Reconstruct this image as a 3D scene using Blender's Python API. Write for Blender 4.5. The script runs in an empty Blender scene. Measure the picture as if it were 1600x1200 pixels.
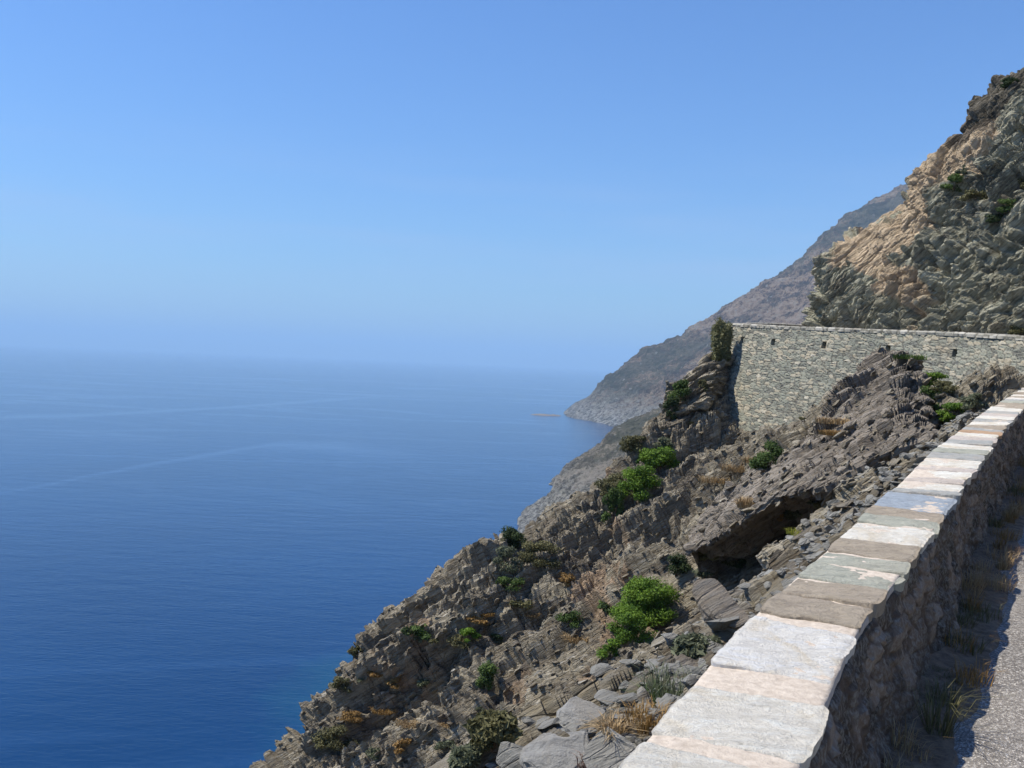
import bpy, math, random
import numpy as np
from mathutils import Vector, Matrix
from mathutils.bvhtree import BVHTree
R = math.radians
SC = bpy.context.scene
COL = SC.collection

# ------------------------------------------------------------------ camera
F = 1555.0                       # focal length in pixels of a 1600 px wide frame
PITCH, ROLL = R(1.18), R(2.4)
_up0 = np.array([0, math.sin(PITCH), math.cos(PITCH)])
_r0 = np.array([1.0, 0, 0])
FWD = np.array([0, math.cos(PITCH), -math.sin(PITCH)])
RGT = math.cos(ROLL)*_r0 + math.sin(ROLL)*_up0
UPV = -math.sin(ROLL)*_r0 + math.cos(ROLL)*_up0
def ray(px, py):
    d = FWD + RGT*((px-800)/F) + UPV*((600-py)/F)
    return d/d[1]
def P(px, py, Y):                # the place in the world at forward distance Y (eye at the origin)
    return ray(px, py)*Y
def proj(p):
    p = np.asarray(p, float)
    w = p@FWD
    return 800+F*(p@RGT)/w, 600-F*(p@UPV)/w
cd = bpy.data.cameras.new('camera'); cam = bpy.data.objects.new('camera', cd); COL.objects.link(cam)
cd.sensor_width = 36; cd.lens = 36*F/1600; cd.clip_start = 0.1; cd.clip_end = 200000
m = Matrix.Identity(4)
for i in range(3):
    m[i][0] = RGT[i]; m[i][1] = UPV[i]; m[i][2] = -FWD[i]
cam.matrix_world = m
SC.camera = cam

# ------------------------------------------------------------------ light
SUN_EL, SUN_AZ = R(56), R(-88)          # azimuth measured from +Y towards +X
to_sun = Vector((math.cos(SUN_EL)*math.sin(SUN_AZ), math.cos(SUN_EL)*math.cos(SUN_AZ), math.sin(SUN_EL)))
w = bpy.data.worlds.new('World'); SC.world = w; w.use_nodes = True
nt = w.node_tree; bg = nt.nodes['Background']
sky = nt.nodes.new('ShaderNodeTexSky'); sky.sky_type = 'NISHITA'; sky.sun_disc = False
sky.sun_elevation = SUN_EL; sky.sun_rotation = SUN_AZ; sky.altitude = 100
sky.air_density = 1.35; sky.dust_density = 0.25; sky.ozone_density = 3.6
tint = nt.nodes.new('ShaderNodeMix'); tint.data_type = 'RGBA'; tint.blend_type = 'MULTIPLY'; tint.inputs[0].default_value = 1
tint.inputs[7].default_value = (.70, 1.0, 1.50, 1)
nt.links.new(sky.outputs[0], tint.inputs[6])
# a thin veil of high cloud low over the sea
tc = nt.nodes.new('ShaderNodeTexCoord'); cm = nt.nodes.new('ShaderNodeMapping'); cm.inputs['Scale'].default_value = (1.6, 1.6, 13); cm.inputs['Location'].default_value = (3.1, .4, .35)
cn = nt.nodes.new('ShaderNodeTexNoise'); cn.inputs['Scale'].default_value = 1.5; cn.inputs['Detail'].default_value = 6; cn.inputs['Roughness'].default_value = .55
nt.links.new(tc.outputs['Generated'], cm.inputs[0]); nt.links.new(cm.outputs[0], cn.inputs['Vector'])
cr1 = nt.nodes.new('ShaderNodeValToRGB'); cr1.color_ramp.elements[0].position = .46; cr1.color_ramp.elements[1].position = .72; nt.links.new(cn.outputs[0], cr1.inputs[0])
sx = nt.nodes.new('ShaderNodeSeparateXYZ'); nt.links.new(tc.outputs['Generated'], sx.inputs[0])
cr2 = nt.nodes.new('ShaderNodeValToRGB'); e_ = cr2.color_ramp.elements; e_[0].position = .03; e_[1].position = .10; e_.new(.14).color = (1, 1, 1, 1); e_.new(.22).color = (0, 0, 0, 1); nt.links.new(sx.outputs[2], cr2.inputs[0])
mm = nt.nodes.new('ShaderNodeMath'); mm.operation = 'MULTIPLY'; nt.links.new(cr1.outputs[0], mm.inputs[0]); nt.links.new(cr2.outputs[0], mm.inputs[1])
m2 = nt.nodes.new('ShaderNodeMath'); m2.operation = 'MULTIPLY'; nt.links.new(mm.outputs[0], m2.inputs[0]); m2.inputs[1].default_value = .32
cx_ = nt.nodes.new('ShaderNodeMix'); cx_.data_type = 'RGBA'; cx_.inputs[7].default_value = (4.6, 5.8, 8.6, 1)
nt.links.new(m2.outputs[0], cx_.inputs[0]); nt.links.new(tint.outputs[2], cx_.inputs[6]); nt.links.new(cx_.outputs[2], bg.inputs[0]); bg.inputs[1].default_value = 0.077
sd = bpy.data.lights.new('sun', 'SUN'); so = bpy.data.objects.new('sun', sd); COL.objects.link(so)
sd.energy = 4.5; sd.angle = R(0.5); sd.color = (1, .93, .79)
so.rotation_euler = to_sun.to_track_quat('Z', 'Y').to_euler()
SC.view_settings.view_transform = 'Standard'; SC.view_settings.look = 'None'
SC.view_settings.exposure = 0.42; SC.view_settings.gamma = 1
SC.cycles.max_bounces = 6; SC.cycles.volume_bounces = 1
SEA = -95.0

# ------------------------------------------------------------------ noise
def _h(ix, iy, iz, s):
    h = (ix.astype(np.uint32)*np.uint32(374761393) + iy.astype(np.uint32)*np.uint32(668265263)
         + iz.astype(np.uint32)*np.uint32(2147483647) + np.uint32((s*2654435761 + 12345) % 4294967296))
    h ^= h >> np.uint32(13); h *= np.uint32(1274126177); h ^= h >> np.uint32(16)
    h *= np.uint32(2246822519); h ^= h >> np.uint32(13)
    return (h & np.uint32(0xFFFFFF)).astype(np.float32)/np.float32(16777216.0)
def vnoise(p, s=0):
    i = np.floor(p).astype(np.int64); f = (p-i).astype(np.float32); f = f*f*f*(f*(f*6-15)+10)
    r = 0
    for a in (0, 1):
        for b in (0, 1):
            for c in (0, 1):
                wgt = (f[:,0] if a else 1-f[:,0])*(f[:,1] if b else 1-f[:,1])*(f[:,2] if c else 1-f[:,2])
                r = r + wgt*_h(i[:,0]+a, i[:,1]+b, i[:,2]+c, s)
    return r*2-1
def fbm(p, s=0, o=4, gain=.5):
    r = 0; a = 1.0; t = 0
    for k in range(o):
        r = r + a*vnoise(p*2.03**k+k*17.3, s+k); t += a; a *= gain
    return r/t
def ridge(p, s=0, o=4, gain=.5):
    r = 0; a = 1.0; t = 0
    for k in range(o):
        r = r + a*(1-2*np.abs(vnoise(p*2.03**k+k*11.7, s+k))); t += a; a *= gain
    return r/t
def worley(p, s=0, jit=.9, vec=False):
    i = np.floor(p).astype(np.int64); f = (p-i).astype(np.float32)
    n = len(p); f1 = np.full(n, 9e9, np.float32); f2 = f1.copy(); cid = np.zeros(n, np.float32); dv = np.zeros((n, 3), np.float32)
    for a in (-1, 0, 1):
        for b in (-1, 0, 1):
            for c in (-1, 0, 1):
                x, y, z = i[:,0]+a, i[:,1]+b, i[:,2]+c
                ex = a+.5+jit*(_h(x,y,z,s)-.5)-f[:,0]; ey = b+.5+jit*(_h(x,y,z,s+1)-.5)-f[:,1]; ez = c+.5+jit*(_h(x,y,z,s+2)-.5)-f[:,2]
                d = ex*ex+ey*ey+ez*ez
                hh = _h(x,y,z,s+3)
                near = d < f1
                f2 = np.where(near, f1, np.minimum(f2, d)); cid = np.where(near, hh, cid); f1 = np.where(near, d, f1)
                if vec: dv[near] = -np.stack([ex[near], ey[near], ez[near]], 1)
    if vec: return np.sqrt(f1), np.sqrt(f2), cid, dv
    return np.sqrt(f1), np.sqrt(f2), cid
def sstep(a, b, x):
    t = np.clip((x-a)/(b-a), 0, 1); return t*t*(3-2*t)

# ------------------------------------------------------------------ materials
def mat(name):
    m = bpy.data.materials.new(name); m.use_nodes = True
    nt = m.node_tree; return m, nt, nt.nodes['Principled BSDF']
class G:                                                # small node helper
    def __init__(s, nt): s.nt = nt
    def n(s, t, **k):
        o = s.nt.nodes.new('ShaderNode'+t)
        for a, b in k.items(): setattr(o, a, b)
        return o
    def l(s, a, b): s.nt.links.new(a, b)
    def pos(s, scale=(1,1,1), rot=(0,0,0)):
        g = s.n('NewGeometry'); mp = s.n('Mapping'); mp.inputs['Scale'].default_value = scale; mp.inputs['Rotation'].default_value = rot
        s.l(g.outputs['Position'], mp.inputs[0]); return mp.outputs[0]
    def bed(s, k=3.2):
        g = s.n('NewGeometry'); mp = s.n('Mapping', vector_type='TEXTURE'); mp.inputs['Scale'].default_value = (1.6, 1, 1/k); mp.inputs['Rotation'].default_value = BED
        s.l(g.outputs['Position'], mp.inputs[0]); return mp.outputs[0]
    def noise(s, vec, scale, detail=6, rough=.6, dist=0):
        o = s.n('TexNoise'); o.inputs['Scale'].default_value = scale; o.inputs['Detail'].default_value = detail
        o.inputs['Roughness'].default_value = rough; o.inputs['Distortion'].default_value = dist
        s.l(vec, o.inputs['Vector']); return o.outputs[0]
    def vor(s, vec, scale, feat='F1', out='Distance'):
        o = s.n('TexVoronoi', feature=feat); o.inputs['Scale'].default_value = scale
        s.l(vec, o.inputs['Vector']); return o.outputs[out]
    def ramp(s, fac, stops, interp='LINEAR'):
        o = s.n('ValToRGB'); cr = o.color_ramp; cr.interpolation = interp
        while len(cr.elements) < len(stops): cr.elements.new(.5)
        for e, (p, c) in zip(cr.elements, stops):
            e.position = p; e.color = tuple(c)+(1,) if not isinstance(c, (int, float)) else (c, c, c, 1)
        s.l(fac, o.inputs[0]); return o.outputs[0]
    def mix(s, fac, a, b, mode='MIX'):
        o = s.n('Mix', data_type='RGBA', blend_type=mode)
        for idx, v in ((0, fac), (6, a), (7, b)):
            if isinstance(v, (int, float)): o.inputs[idx].default_value = v
            elif isinstance(v, tuple): o.inputs[idx].default_value = v+(1,)
            else: s.l(v, o.inputs[idx])
        return o.outputs[2]
    def math(s, op, a, b=0.0):
        o = s.n('Math', operation=op)
        for i, v in enumerate((a, b)):
            if isinstance(v, (int, float)): o.inputs[i].default_value = v
            else: s.l(v, o.inputs[i])
        return o.outputs[0]
    def bump(s, h, dist, strength=1, normal=None):
        o = s.n('Bump'); o.inputs['Distance'].default_value = dist; o.inputs['Strength'].default_value = strength
        s.l(h, o.inputs['Height'])
        if normal is not None: s.l(normal, o.inputs['Normal'])
        return o.outputs[0]
    def attr(s, name, ch=None):
        o = s.n('Attribute', attribute_name=name)
        if ch is None: return o.outputs['Color']
        sp = s.n('SeparateColor'); s.l(o.outputs['Color'], sp.inputs[0]); return sp.outputs[ch]

# direction of the schist beds, shared by geometry and material
NB = np.array([-.50, .42, .76]); NB /= np.linalg.norm(NB)
T1 = np.array([.83, 0, .56]); T1 -= NB*(T1@NB); T1 /= np.linalg.norm(T1)
T2 = np.cross(NB, T1)
BED = Matrix((T1, T2, NB)).transposed().to_euler()

def schist(name, stops, tan=(.36,.24,.14), pale=(.34,.34,.32), sc=1.0, tanamt=.62, paleamt=.6, bump=.05):
    """stops: dark-to-light rock tones; attribute 'rock' = (block tone, crack, tan mask, pale mask)"""
    m, nt, b = mat(name); g = G(nt)
    v = g.bed()
    w0 = g.pos()
    n1 = g.noise(v, .9*sc, 10, .68, .6); n2 = g.noise(w0, .35*sc, 5, .55); n3 = g.noise(v, 7*sc, 8, .7)
    thin = g.noise(g.bed(11), 1.5*sc, 5, .62, .25)
    tone = g.math('ADD', g.math('ADD', g.math('MULTIPLY', n1, .52), g.math('MULTIPLY', thin, .34)), g.math('MULTIPLY', g.attr('rock', 0), .14))
    c = g.ramp(tone, stops)
    c = g.mix(g.math('MULTIPLY', g.ramp(n3, [(.38, 0), (.62, 1)]), .35), c, pale)
    pm = g.math('ADD', g.math('MULTIPLY', g.noise(v, 1.7*sc, 8, .7), .7), g.math('MULTIPLY', thin, .3))
    c = g.mix(g.ramp(pm, [(paleamt, 0), (paleamt+.06, 1)]), c, pale)
    tm = g.math('ADD', n2, g.math('MULTIPLY', g.attr('rock', 2), .5))
    tm = g.math('ADD', tm, g.math('MULTIPLY', g.math('SUBTRACT', n3, .5), .35))
    tc_ = g.ramp(tone, [(.36, tuple(x*.35 for x in tan)), (.47, tuple(x*.85 for x in tan)), (.62, tuple(min(.85, x*1.3) for x in tan))])
    c = g.mix(g.ramp(tm, [(tanamt, 0), (tanamt+.13, .85)]), c, tc_)
    lich = g.noise(w0, 1.3*sc, 9, .75)
    c = g.mix(g.ramp(lich, [(.60, 0), (.68, .45)]), c, (.10,.105,.06))
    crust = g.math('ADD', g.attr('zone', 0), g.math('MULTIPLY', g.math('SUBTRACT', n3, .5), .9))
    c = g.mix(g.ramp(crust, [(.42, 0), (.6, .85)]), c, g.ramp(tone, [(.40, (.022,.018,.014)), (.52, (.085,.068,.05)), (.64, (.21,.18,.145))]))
    g.l(c, b.inputs['Base Color']); b.inputs['Roughness'].default_value = .88
    b.inputs['Specular IOR Level'].default_value = .3
    cr_ = g.n('TexVoronoi', feature='DISTANCE_TO_EDGE'); cr_.inputs['Scale'].default_value = 1.5*sc
    jit = g.n('VectorMath', operation='ADD'); nz = g.n('TexNoise'); nz.inputs['Scale'].default_value = 2.5*sc; nz.inputs['Detail'].default_value = 5; g.l(v, nz.inputs['Vector'])
    g.l(v, jit.inputs[0]); sc3 = g.n('VectorMath', operation='SCALE'); sc3.inputs['Scale'].default_value = .35/sc; g.l(nz.outputs['Color'], sc3.inputs[0]); g.l(sc3.outputs[0], jit.inputs[1])
    g.l(jit.outputs[0], cr_.inputs['Vector'])
    crack = g.ramp(cr_.outputs['Distance'], [(0, 0), (.05, 1)])
    h = g.math('ADD', g.math('MULTIPLY', crack, .5), g.noise(v, 2.6*sc, 12, .72, .3)); h = g.math('ADD', h, g.math('ADD', g.math('MULTIPLY', g.noise(v, 14*sc, 8, .7), .4), g.math('MULTIPLY', thin, .8)))
    g.l(g.bump(h, bump*4, .9), b.inputs['Normal'])
    return m
M = {}
M['slope'] = schist('slope schist', [(.34,(.024,.019,.013)),(.42,(.108,.080,.048)),(.50,(.232,.188,.120)),(.58,(.39,.335,.235)),(.68,(.56,.50,.39))], tan=(.38,.27,.175), tanamt=.71, pale=(.50,.475,.42), paleamt=.57)
M['outcrop'] = schist('outcrop schist', [(.32,(.05,.042,.034)),(.42,(.165,.132,.098)),(.52,(.285,.235,.18)),(.68,(.47,.405,.33))], tanamt=.78)
M['cliff'] = schist('cliff schist', [(.34,(.03,.024,.016)),(.42,(.120,.102,.062)),(.49,(.27,.252,.17)),(.57,(.47,.45,.325)),(.68,(.70,.67,.53))], tan=(.60,.455,.30), pale=(.58,.56,.46), tanamt=.60, bump=.042)

def mountain_mat(name, sc, lo, hi):
    m, nt, b = mat(name); g = G(nt); v = g.pos()
    n = g.noise(v, .018*sc, 12, .74, .4); n2 = g.noise(v, .11*sc, 10, .78); n3 = g.noise(v, .0028*sc, 5, .6)
    c = g.ramp(g.math('ADD', g.math('MULTIPLY', n, .6), g.math('MULTIPLY', n2, .4)),
               [(.42, tuple(.45*a for a in lo)), (.475, lo), (.52, hi), (.57, (.60,.50,.40))])
    c = g.mix(g.ramp(g.math('ADD', g.math('MULTIPLY', n3, .5), g.math('MULTIPLY', n2, .5)), [(.49, 0), (.53, .75)]), c, (.085,.10,.055))
    sp = g.vor(v, .05*sc); c = g.mix(g.math('MULTIPLY', g.ramp(sp, [(.10, 1), (.2, 0)]), g.ramp(g.noise(v, .02*sc, 5, .7), [(.44, 0), (.54, .9)])), c, (.5,.48,.44))
    geo = g.n('SeparateXYZ'); g.l(v, geo.inputs[0])
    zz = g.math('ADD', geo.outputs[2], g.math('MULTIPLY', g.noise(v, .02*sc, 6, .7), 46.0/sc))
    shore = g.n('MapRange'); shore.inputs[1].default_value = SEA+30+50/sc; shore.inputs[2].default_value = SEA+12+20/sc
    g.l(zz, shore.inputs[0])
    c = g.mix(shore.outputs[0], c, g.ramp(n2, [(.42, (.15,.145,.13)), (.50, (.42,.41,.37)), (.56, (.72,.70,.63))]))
    g.l(c, b.inputs['Base Color']); b.inputs['Roughness'].default_value = .95
    g.l(g.bump(g.math('ADD', n2, g.math('MULTIPLY', g.noise(v, .12*sc, 6, .7), .3)), 55/sc, 1.0), b.inputs['Normal'])
    return m
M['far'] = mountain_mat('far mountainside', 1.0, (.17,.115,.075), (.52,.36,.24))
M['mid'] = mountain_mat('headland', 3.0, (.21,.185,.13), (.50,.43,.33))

def stone_mat(name, stops, gapcol, scale=1.0, dirt=(.16,.12,.08)):
    """masonry: attribute 'rock' = (stone tone, distance from joint, tan mask, second random)"""
    m, nt, b = mat(name); g = G(nt); v = g.pos()
    tone = g.math('ADD', g.math('MULTIPLY', g.attr('rock', 0), .75), g.math('MULTIPLY', g.noise(v, 5*scale, 8, .7), .25))
    c = g.ramp(tone, stops)
    c = g.mix(g.ramp(g.noise(v, 22*scale, 6, .75), [(.45, 0), (.62, .45)]), c, (.42,.42,.38))
    c = g.mix(g.ramp(g.noise(v, .9*scale, 6, .6), [(.56, 0), (.7, .5)]), c, dirt)
    c = g.mix(g.ramp(g.attr('rock', 1), [(.03, 1), (.16, 0)]), c, gapcol)
    g.l(c, b.inputs['Base Color']); b.inputs['Roughness'].default_value = .9
    g.l(g.bump(g.math('ADD', g.noise(v, 12*scale, 10, .7), g.math('MULTIPLY', g.noise(v, 60*scale, 4, .7), .3)), .03/scale, .8), b.inputs['Normal'])
    return m
M['masonry'] = stone_mat('green schist masonry', [(.12,(.08,.078,.062)),(.30,(.145,.148,.112)),(.5,(.208,.212,.160)),(.65,(.268,.25,.185)),(.8,(.34,.285,.192)),(.93,(.50,.465,.37))], (.12,.115,.095))
M['parapet'] = stone_mat('parapet rubble and mortar', [(.15,(.035,.024,.016)),(.4,(.085,.06,.04)),(.65,(.155,.11,.077)),(.9,(.26,.195,.14))], (.085,.058,.04), 1.6, dirt=(.13,.09,.06))

def cap_mat(name, c1, c2, c3, sp=.5):
    m, nt, b = mat(name); g = G(nt)
    v = g.pos((1, 2.4, 1), (0, 0, R(28))); w0 = g.pos()
    n = g.noise(v, 5, 12, .72, 1.2); n2 = g.noise(v, 22, 8, .75, .4); n3 = g.noise(w0, 2.2, 6, .6, 1.5)
    c = g.ramp(g.math('ADD', g.math('MULTIPLY', n, .65), g.math('MULTIPLY', n2, .35)), [(.40, c2), (.49, c1), (.60, tuple(min(.82, x*1.18) for x in c1))])
    c = g.mix(g.ramp(n3, [(.50, 0), (.62, sp)]), c, c3)
    c = g.mix(g.ramp(g.noise(v, 9, 10, .8, 2.0), [(.36, .7), (.43, 0)]), c, tuple(x*.5 for x in c2))
    c = g.mix(g.ramp(g.noise(w0, 55, 5, .8), [(.35, .35), (.5, 0)]), c, c2)
    g.l(c, b.inputs['Base Color']); b.inputs['Roughness'].default_value = .75
    h = g.math('ADD', g.math('ADD', n, g.math('MULTIPLY', n2, .4)), g.math('MULTIPLY', g.noise(w0, 110, 4, .7), .35))
    g.l(g.bump(h, .035, .9), b.inputs['Normal'])
    return m
CAPS = {
 'white':  cap_mat('white stone', (.79,.74,.64), (.64,.60,.51), (.66,.55,.38), .7),
 'bluish': cap_mat('bluish white stone', (.80,.765,.69), (.66,.63,.58), (.70,.60,.44), .7),
 'tan':    cap_mat('tan stone', (.40,.335,.25), (.27,.22,.165), (.47,.39,.30)),
 'green':  cap_mat('grey green stone', (.43,.43,.35), (.31,.32,.26), (.46,.42,.33), .35),
 'blue':   cap_mat('blue grey stone', (.36,.41,.46), (.26,.30,.35), (.44,.46,.47), .3),
 'grey':   cap_mat('grey stone', (.42,.42,.39), (.29,.295,.28), (.52,.46,.38)),
 'pink':   cap_mat('pinkish stone', (.60,.53,.47), (.45,.39,.34), (.64,.52,.40)),
 'rust':   cap_mat('rusty stone', (.50,.33,.20), (.38,.24,.14), (.55,.45,.36)),
 'boulder':cap_mat('grey slab', (.32,.31,.285), (.20,.195,.18), (.30,.26,.20)),
}
def simple_noise_mat(name, c1, c2, scale, rough=.9, bump=.01, detail=8):
    m, nt, b = mat(name); g = G(nt); v = g.pos(); n = g.noise(v, scale, detail, .7)
    g.l(g.ramp(n, [(.35, c1), (.65, c2)]), b.inputs['Base Color']); b.inputs['Roughness'].default_value = rough
    if bump: g.l(g.bump(n, bump, .9), b.inputs['Normal'])
    return m
M['mortar'] = simple_noise_mat('pinkish mortar', (.46,.385,.31), (.66,.575,.48), 35, bump=.01)
M['rubble'] = simple_noise_mat('loose schist', (.13,.125,.11), (.44,.43,.39), 2.3, bump=.02)
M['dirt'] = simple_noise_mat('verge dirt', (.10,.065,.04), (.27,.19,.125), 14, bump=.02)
def asphalt():
    m, nt, b = mat('asphalt'); g = G(nt); v = g.pos()
    o = g.n('TexVoronoi'); o.inputs['Scale'].default_value = 120; g.l(v, o.inputs['Vector'])
    sp = g.n('SeparateColor'); g.l(o.outputs['Color'], sp.inputs[0])
    c = g.ramp(sp.outputs[0], [(.0,(.09,.08,.073)),(.35,(.18,.165,.15)),(.7,(.28,.258,.235)),(.95,(.56,.53,.49))])
    c = g.mix(g.ramp(g.noise(v, 60, 4, .7), [(.4, .5), (.55, 0)]), c, (.10,.095,.09))
    c = g.mix(g.ramp(g.noise(v, 1.2, 6, .6), [(.4, 0), (.7, .3)]), c, (.38,.34,.30))
    g.l(c, b.inputs['Base Color']); b.inputs['Roughness'].default_value = .85
    g.l(g.bump(o.outputs['Distance'], .006, 1), b.inputs['Normal'])
    return m
M['asphalt'] = asphalt()
def leaf_mat(name, c1, c2, trans=.25):
    m, nt, b = mat(name); g = G(nt)
    oi = g.attr('leaf', 0)
    c = g.ramp(oi, [(0, c1), (1, c2)])
    g.l(c, b.inputs['Base Color']); b.inputs['Roughness'].default_value = .6; b.inputs['Specular IOR Level'].default_value = .25
    tr = g.n('BsdfTranslucent'); g.l(c, tr.inputs[0]); mx = g.n('MixShader'); mx.inputs[0].default_value = trans
    out = nt.nodes['Material Output']; g.l(b.outputs[0], mx.inputs[1]); g.l(tr.outputs[0], mx.inputs[2]); g.l(mx.outputs[0], out.inputs[0])
    return m
LEAF = {
 'bright': leaf_mat('bright green leaves', (.055,.12,.012), (.18,.29,.03)),
 'green':  leaf_mat('mid green leaves', (.04,.075,.015), (.12,.18,.045)),
 'dark':   leaf_mat('dark green leaves', (.022,.04,.014), (.065,.095,.03)),
 'olive':  leaf_mat('olive leaves', (.075,.075,.03), (.20,.185,.085)),
 'sage':   leaf_mat('grey green leaves', (.08,.095,.055), (.20,.215,.13)),
 'broom':  leaf_mat('broom stems', (.12,.125,.05), (.27,.26,.13)),
 'straw':  leaf_mat('dry straw', (.24,.16,.075), (.52,.38,.21), .15),
 'ochre':  leaf_mat('ochre dry shrub', (.20,.12,.04), (.38,.24,.09)),
 'rose':   leaf_mat('dry pinkish shrub', (.19,.12,.085), (.36,.25,.19)),
 'yellow': leaf_mat('yellow green leaves', (.20,.22,.03), (.45,.44,.06)),
}
M['twig'] = simple_noise_mat('twigs', (.07,.05,.035), (.18,.14,.10), 9, bump=0)

# ------------------------------------------------------------------ mesh helpers
def mesh_obj(name, V, Fc, material, parent=None, smooth=False, attr=None, attrname='rock', loc=None):
    V = np.asarray(V, np.float32)
    me = bpy.data.meshes.new(name)
    if isinstance(Fc, np.ndarray):
        n, k = Fc.shape
        me.vertices.add(len(V)); me.vertices.foreach_set('co', V.ravel())
        me.loops.add(n*k); me.loops.foreach_set('vertex_index', Fc.astype(np.int32).ravel())
        me.polygons.add(n); me.polygons.foreach_set('loop_start', np.arange(0, n*k, k, dtype=np.int32))
        me.update(calc_edges=True)
    else:
        me.from_pydata(V.tolist(), [], Fc); me.update()
    if attr is not None:
        a = me.color_attributes.new(attrname, 'FLOAT_COLOR', 'POINT')
        A = np.ones((len(V), 4), np.float32); A[:, :attr.shape[1]] = attr; a.data.foreach_set('color', A.ravel())
    me.polygons.foreach_set('use_smooth', np.full(len(me.polygons), smooth))
    me.materials.append(material)
    o = bpy.data.objects.new(name, me); COL.objects.link(o)
    if parent is not None: o.parent = parent
    if loc is not None: o.location = loc
    return o
def tag(o, label=None, cat=None, group=None, kind=None):
    for k, v in (('label', label), ('category', cat), ('group', group), ('kind', kind)):
        if v: o[k] = v
    return o
def empty(name, loc):
    o = bpy.data.objects.new(name, None); o.empty_display_size = .3; COL.objects.link(o); o.location = loc; return o
def gridF(nu, nv, mask=None, flip=False):
    i = np.arange(nu*nv).reshape(nu, nv)
    q = np.stack([i[:-1,:-1], i[1:,:-1], i[1:,1:], i[:-1,1:]], -1).reshape(-1, 4)
    if flip: q = q[:, ::-1]
    if mask is not None: q = q[mask[q].all(1)]
    return np.ascontiguousarray(q)
def gnormals(V):
    du = np.gradient(V, axis=0); dv = np.gradient(V, axis=1)
    n = np.cross(du, dv); n /= np.linalg.norm(n, axis=2, keepdims=True)+1e-9
    return n
def catmull(pts, step):
    pts = np.asarray(pts, float); out = []
    q = np.vstack([2*pts[0]-pts[1], pts, 2*pts[-1]-pts[-2]])
    for i in range(len(pts)-1):
        p0, p1, p2, p3 = q[i:i+4]; L = np.linalg.norm(p2-p1); k = max(2, int(L/step))
        t = np.linspace(0, 1, k, endpoint=False)[:, None]
        out.append(.5*((2*p1)+(-p0+p2)*t+(2*p0-5*p1+4*p2-p3)*t**2+(-p0+3*p1-3*p2+p3)*t**3))
    return np.vstack(out+[pts[-1:]])
def resample(path, step):
    s = np.r_[0, np.cumsum(np.linalg.norm(np.diff(path, axis=0), axis=1))]
    t = np.arange(0, s[-1], step)
    return np.stack([np.interp(t, s, path[:, k]) for k in range(path.shape[1])], 1), t

# ------------------------------------------------------------------ the wall line (centre of the wall top)
NEAR = [(1100,1215,2.4),(1187,1075,3.1),(1261,967,3.9),(1333,890,4.6),(1418,797,5.9),(1458,751,7.2),(1491,713,8.2),(1533,673,10.9),(1571,640,13.5)]
near_pts = [P(*a) for a in NEAR]
d0 = (near_pts[1]-near_pts[0]); d0 /= d0[1]
pre = [near_pts[0]-d0*7.5, near_pts[0]-d0*4, near_pts[0]-d0*1.6]
pre = [np.array([p[0], p[1], near_pts[0][2]-.02*k]) for k, p in zip((3, 2, 1), pre)]
corner = [np.array(a) for a in ((10.2,18.9,.12),(13.6,23.7,.62),(16.3,27.4,1.12),(16.75,29.4,1.38))]
FARW = [(1600,526,31.8),(1500,520.5,35),(1400,517,37.8),(1300,513,40.5),(1220,510,43),(1170,507.5,45),(1148,507,46.6)]
far_pts = [P(*a) for a in FARW]
ret = [P(1152,506,50), P(1200,505.5,55.5), P(1280,508,62), P(1400,500,67), P(1600,480,70)]
PATH = catmull(pre+near_pts+corner+far_pts+ret, .1)
PXY = PATH[:, :2]; TAN = np.gradient(PXY, axis=0); TAN /= np.linalg.norm(TAN, axis=1, keepdims=True)
RN = np.stack([TAN[:, 1], -TAN[:, 0]], 1)                  # to the right: the road side
PS = PATH[::5]; RNS = RN[::5]
def sdist(X, Y):
    """signed distance to the wall line (positive on the road side) and the wall-top height there"""
    X = X.ravel(); Y = Y.ravel(); D = np.empty(len(X), np.float32); Z = np.empty(len(X), np.float32)
    for a in range(0, len(X), 200000):
        x = X[a:a+200000, None].astype(np.float32); y = Y[a:a+200000, None].astype(np.float32)
        d = (x-PS[:, 0].astype(np.float32))**2+(y-PS[:, 1].astype(np.float32))**2
        k = d.argmin(1); dx = x[:, 0]-PS[k, 0]; dy = y[:, 0]-PS[k, 1]
        side = dx*RNS[k, 0]+dy*RNS[k, 1]
        D[a:a+200000] = np.sign(side)*np.sqrt(d[np.arange(len(k)), k]); Z[a:a+200000] = PS[k, 2]
    return D, Z
WALLH = .62

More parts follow.
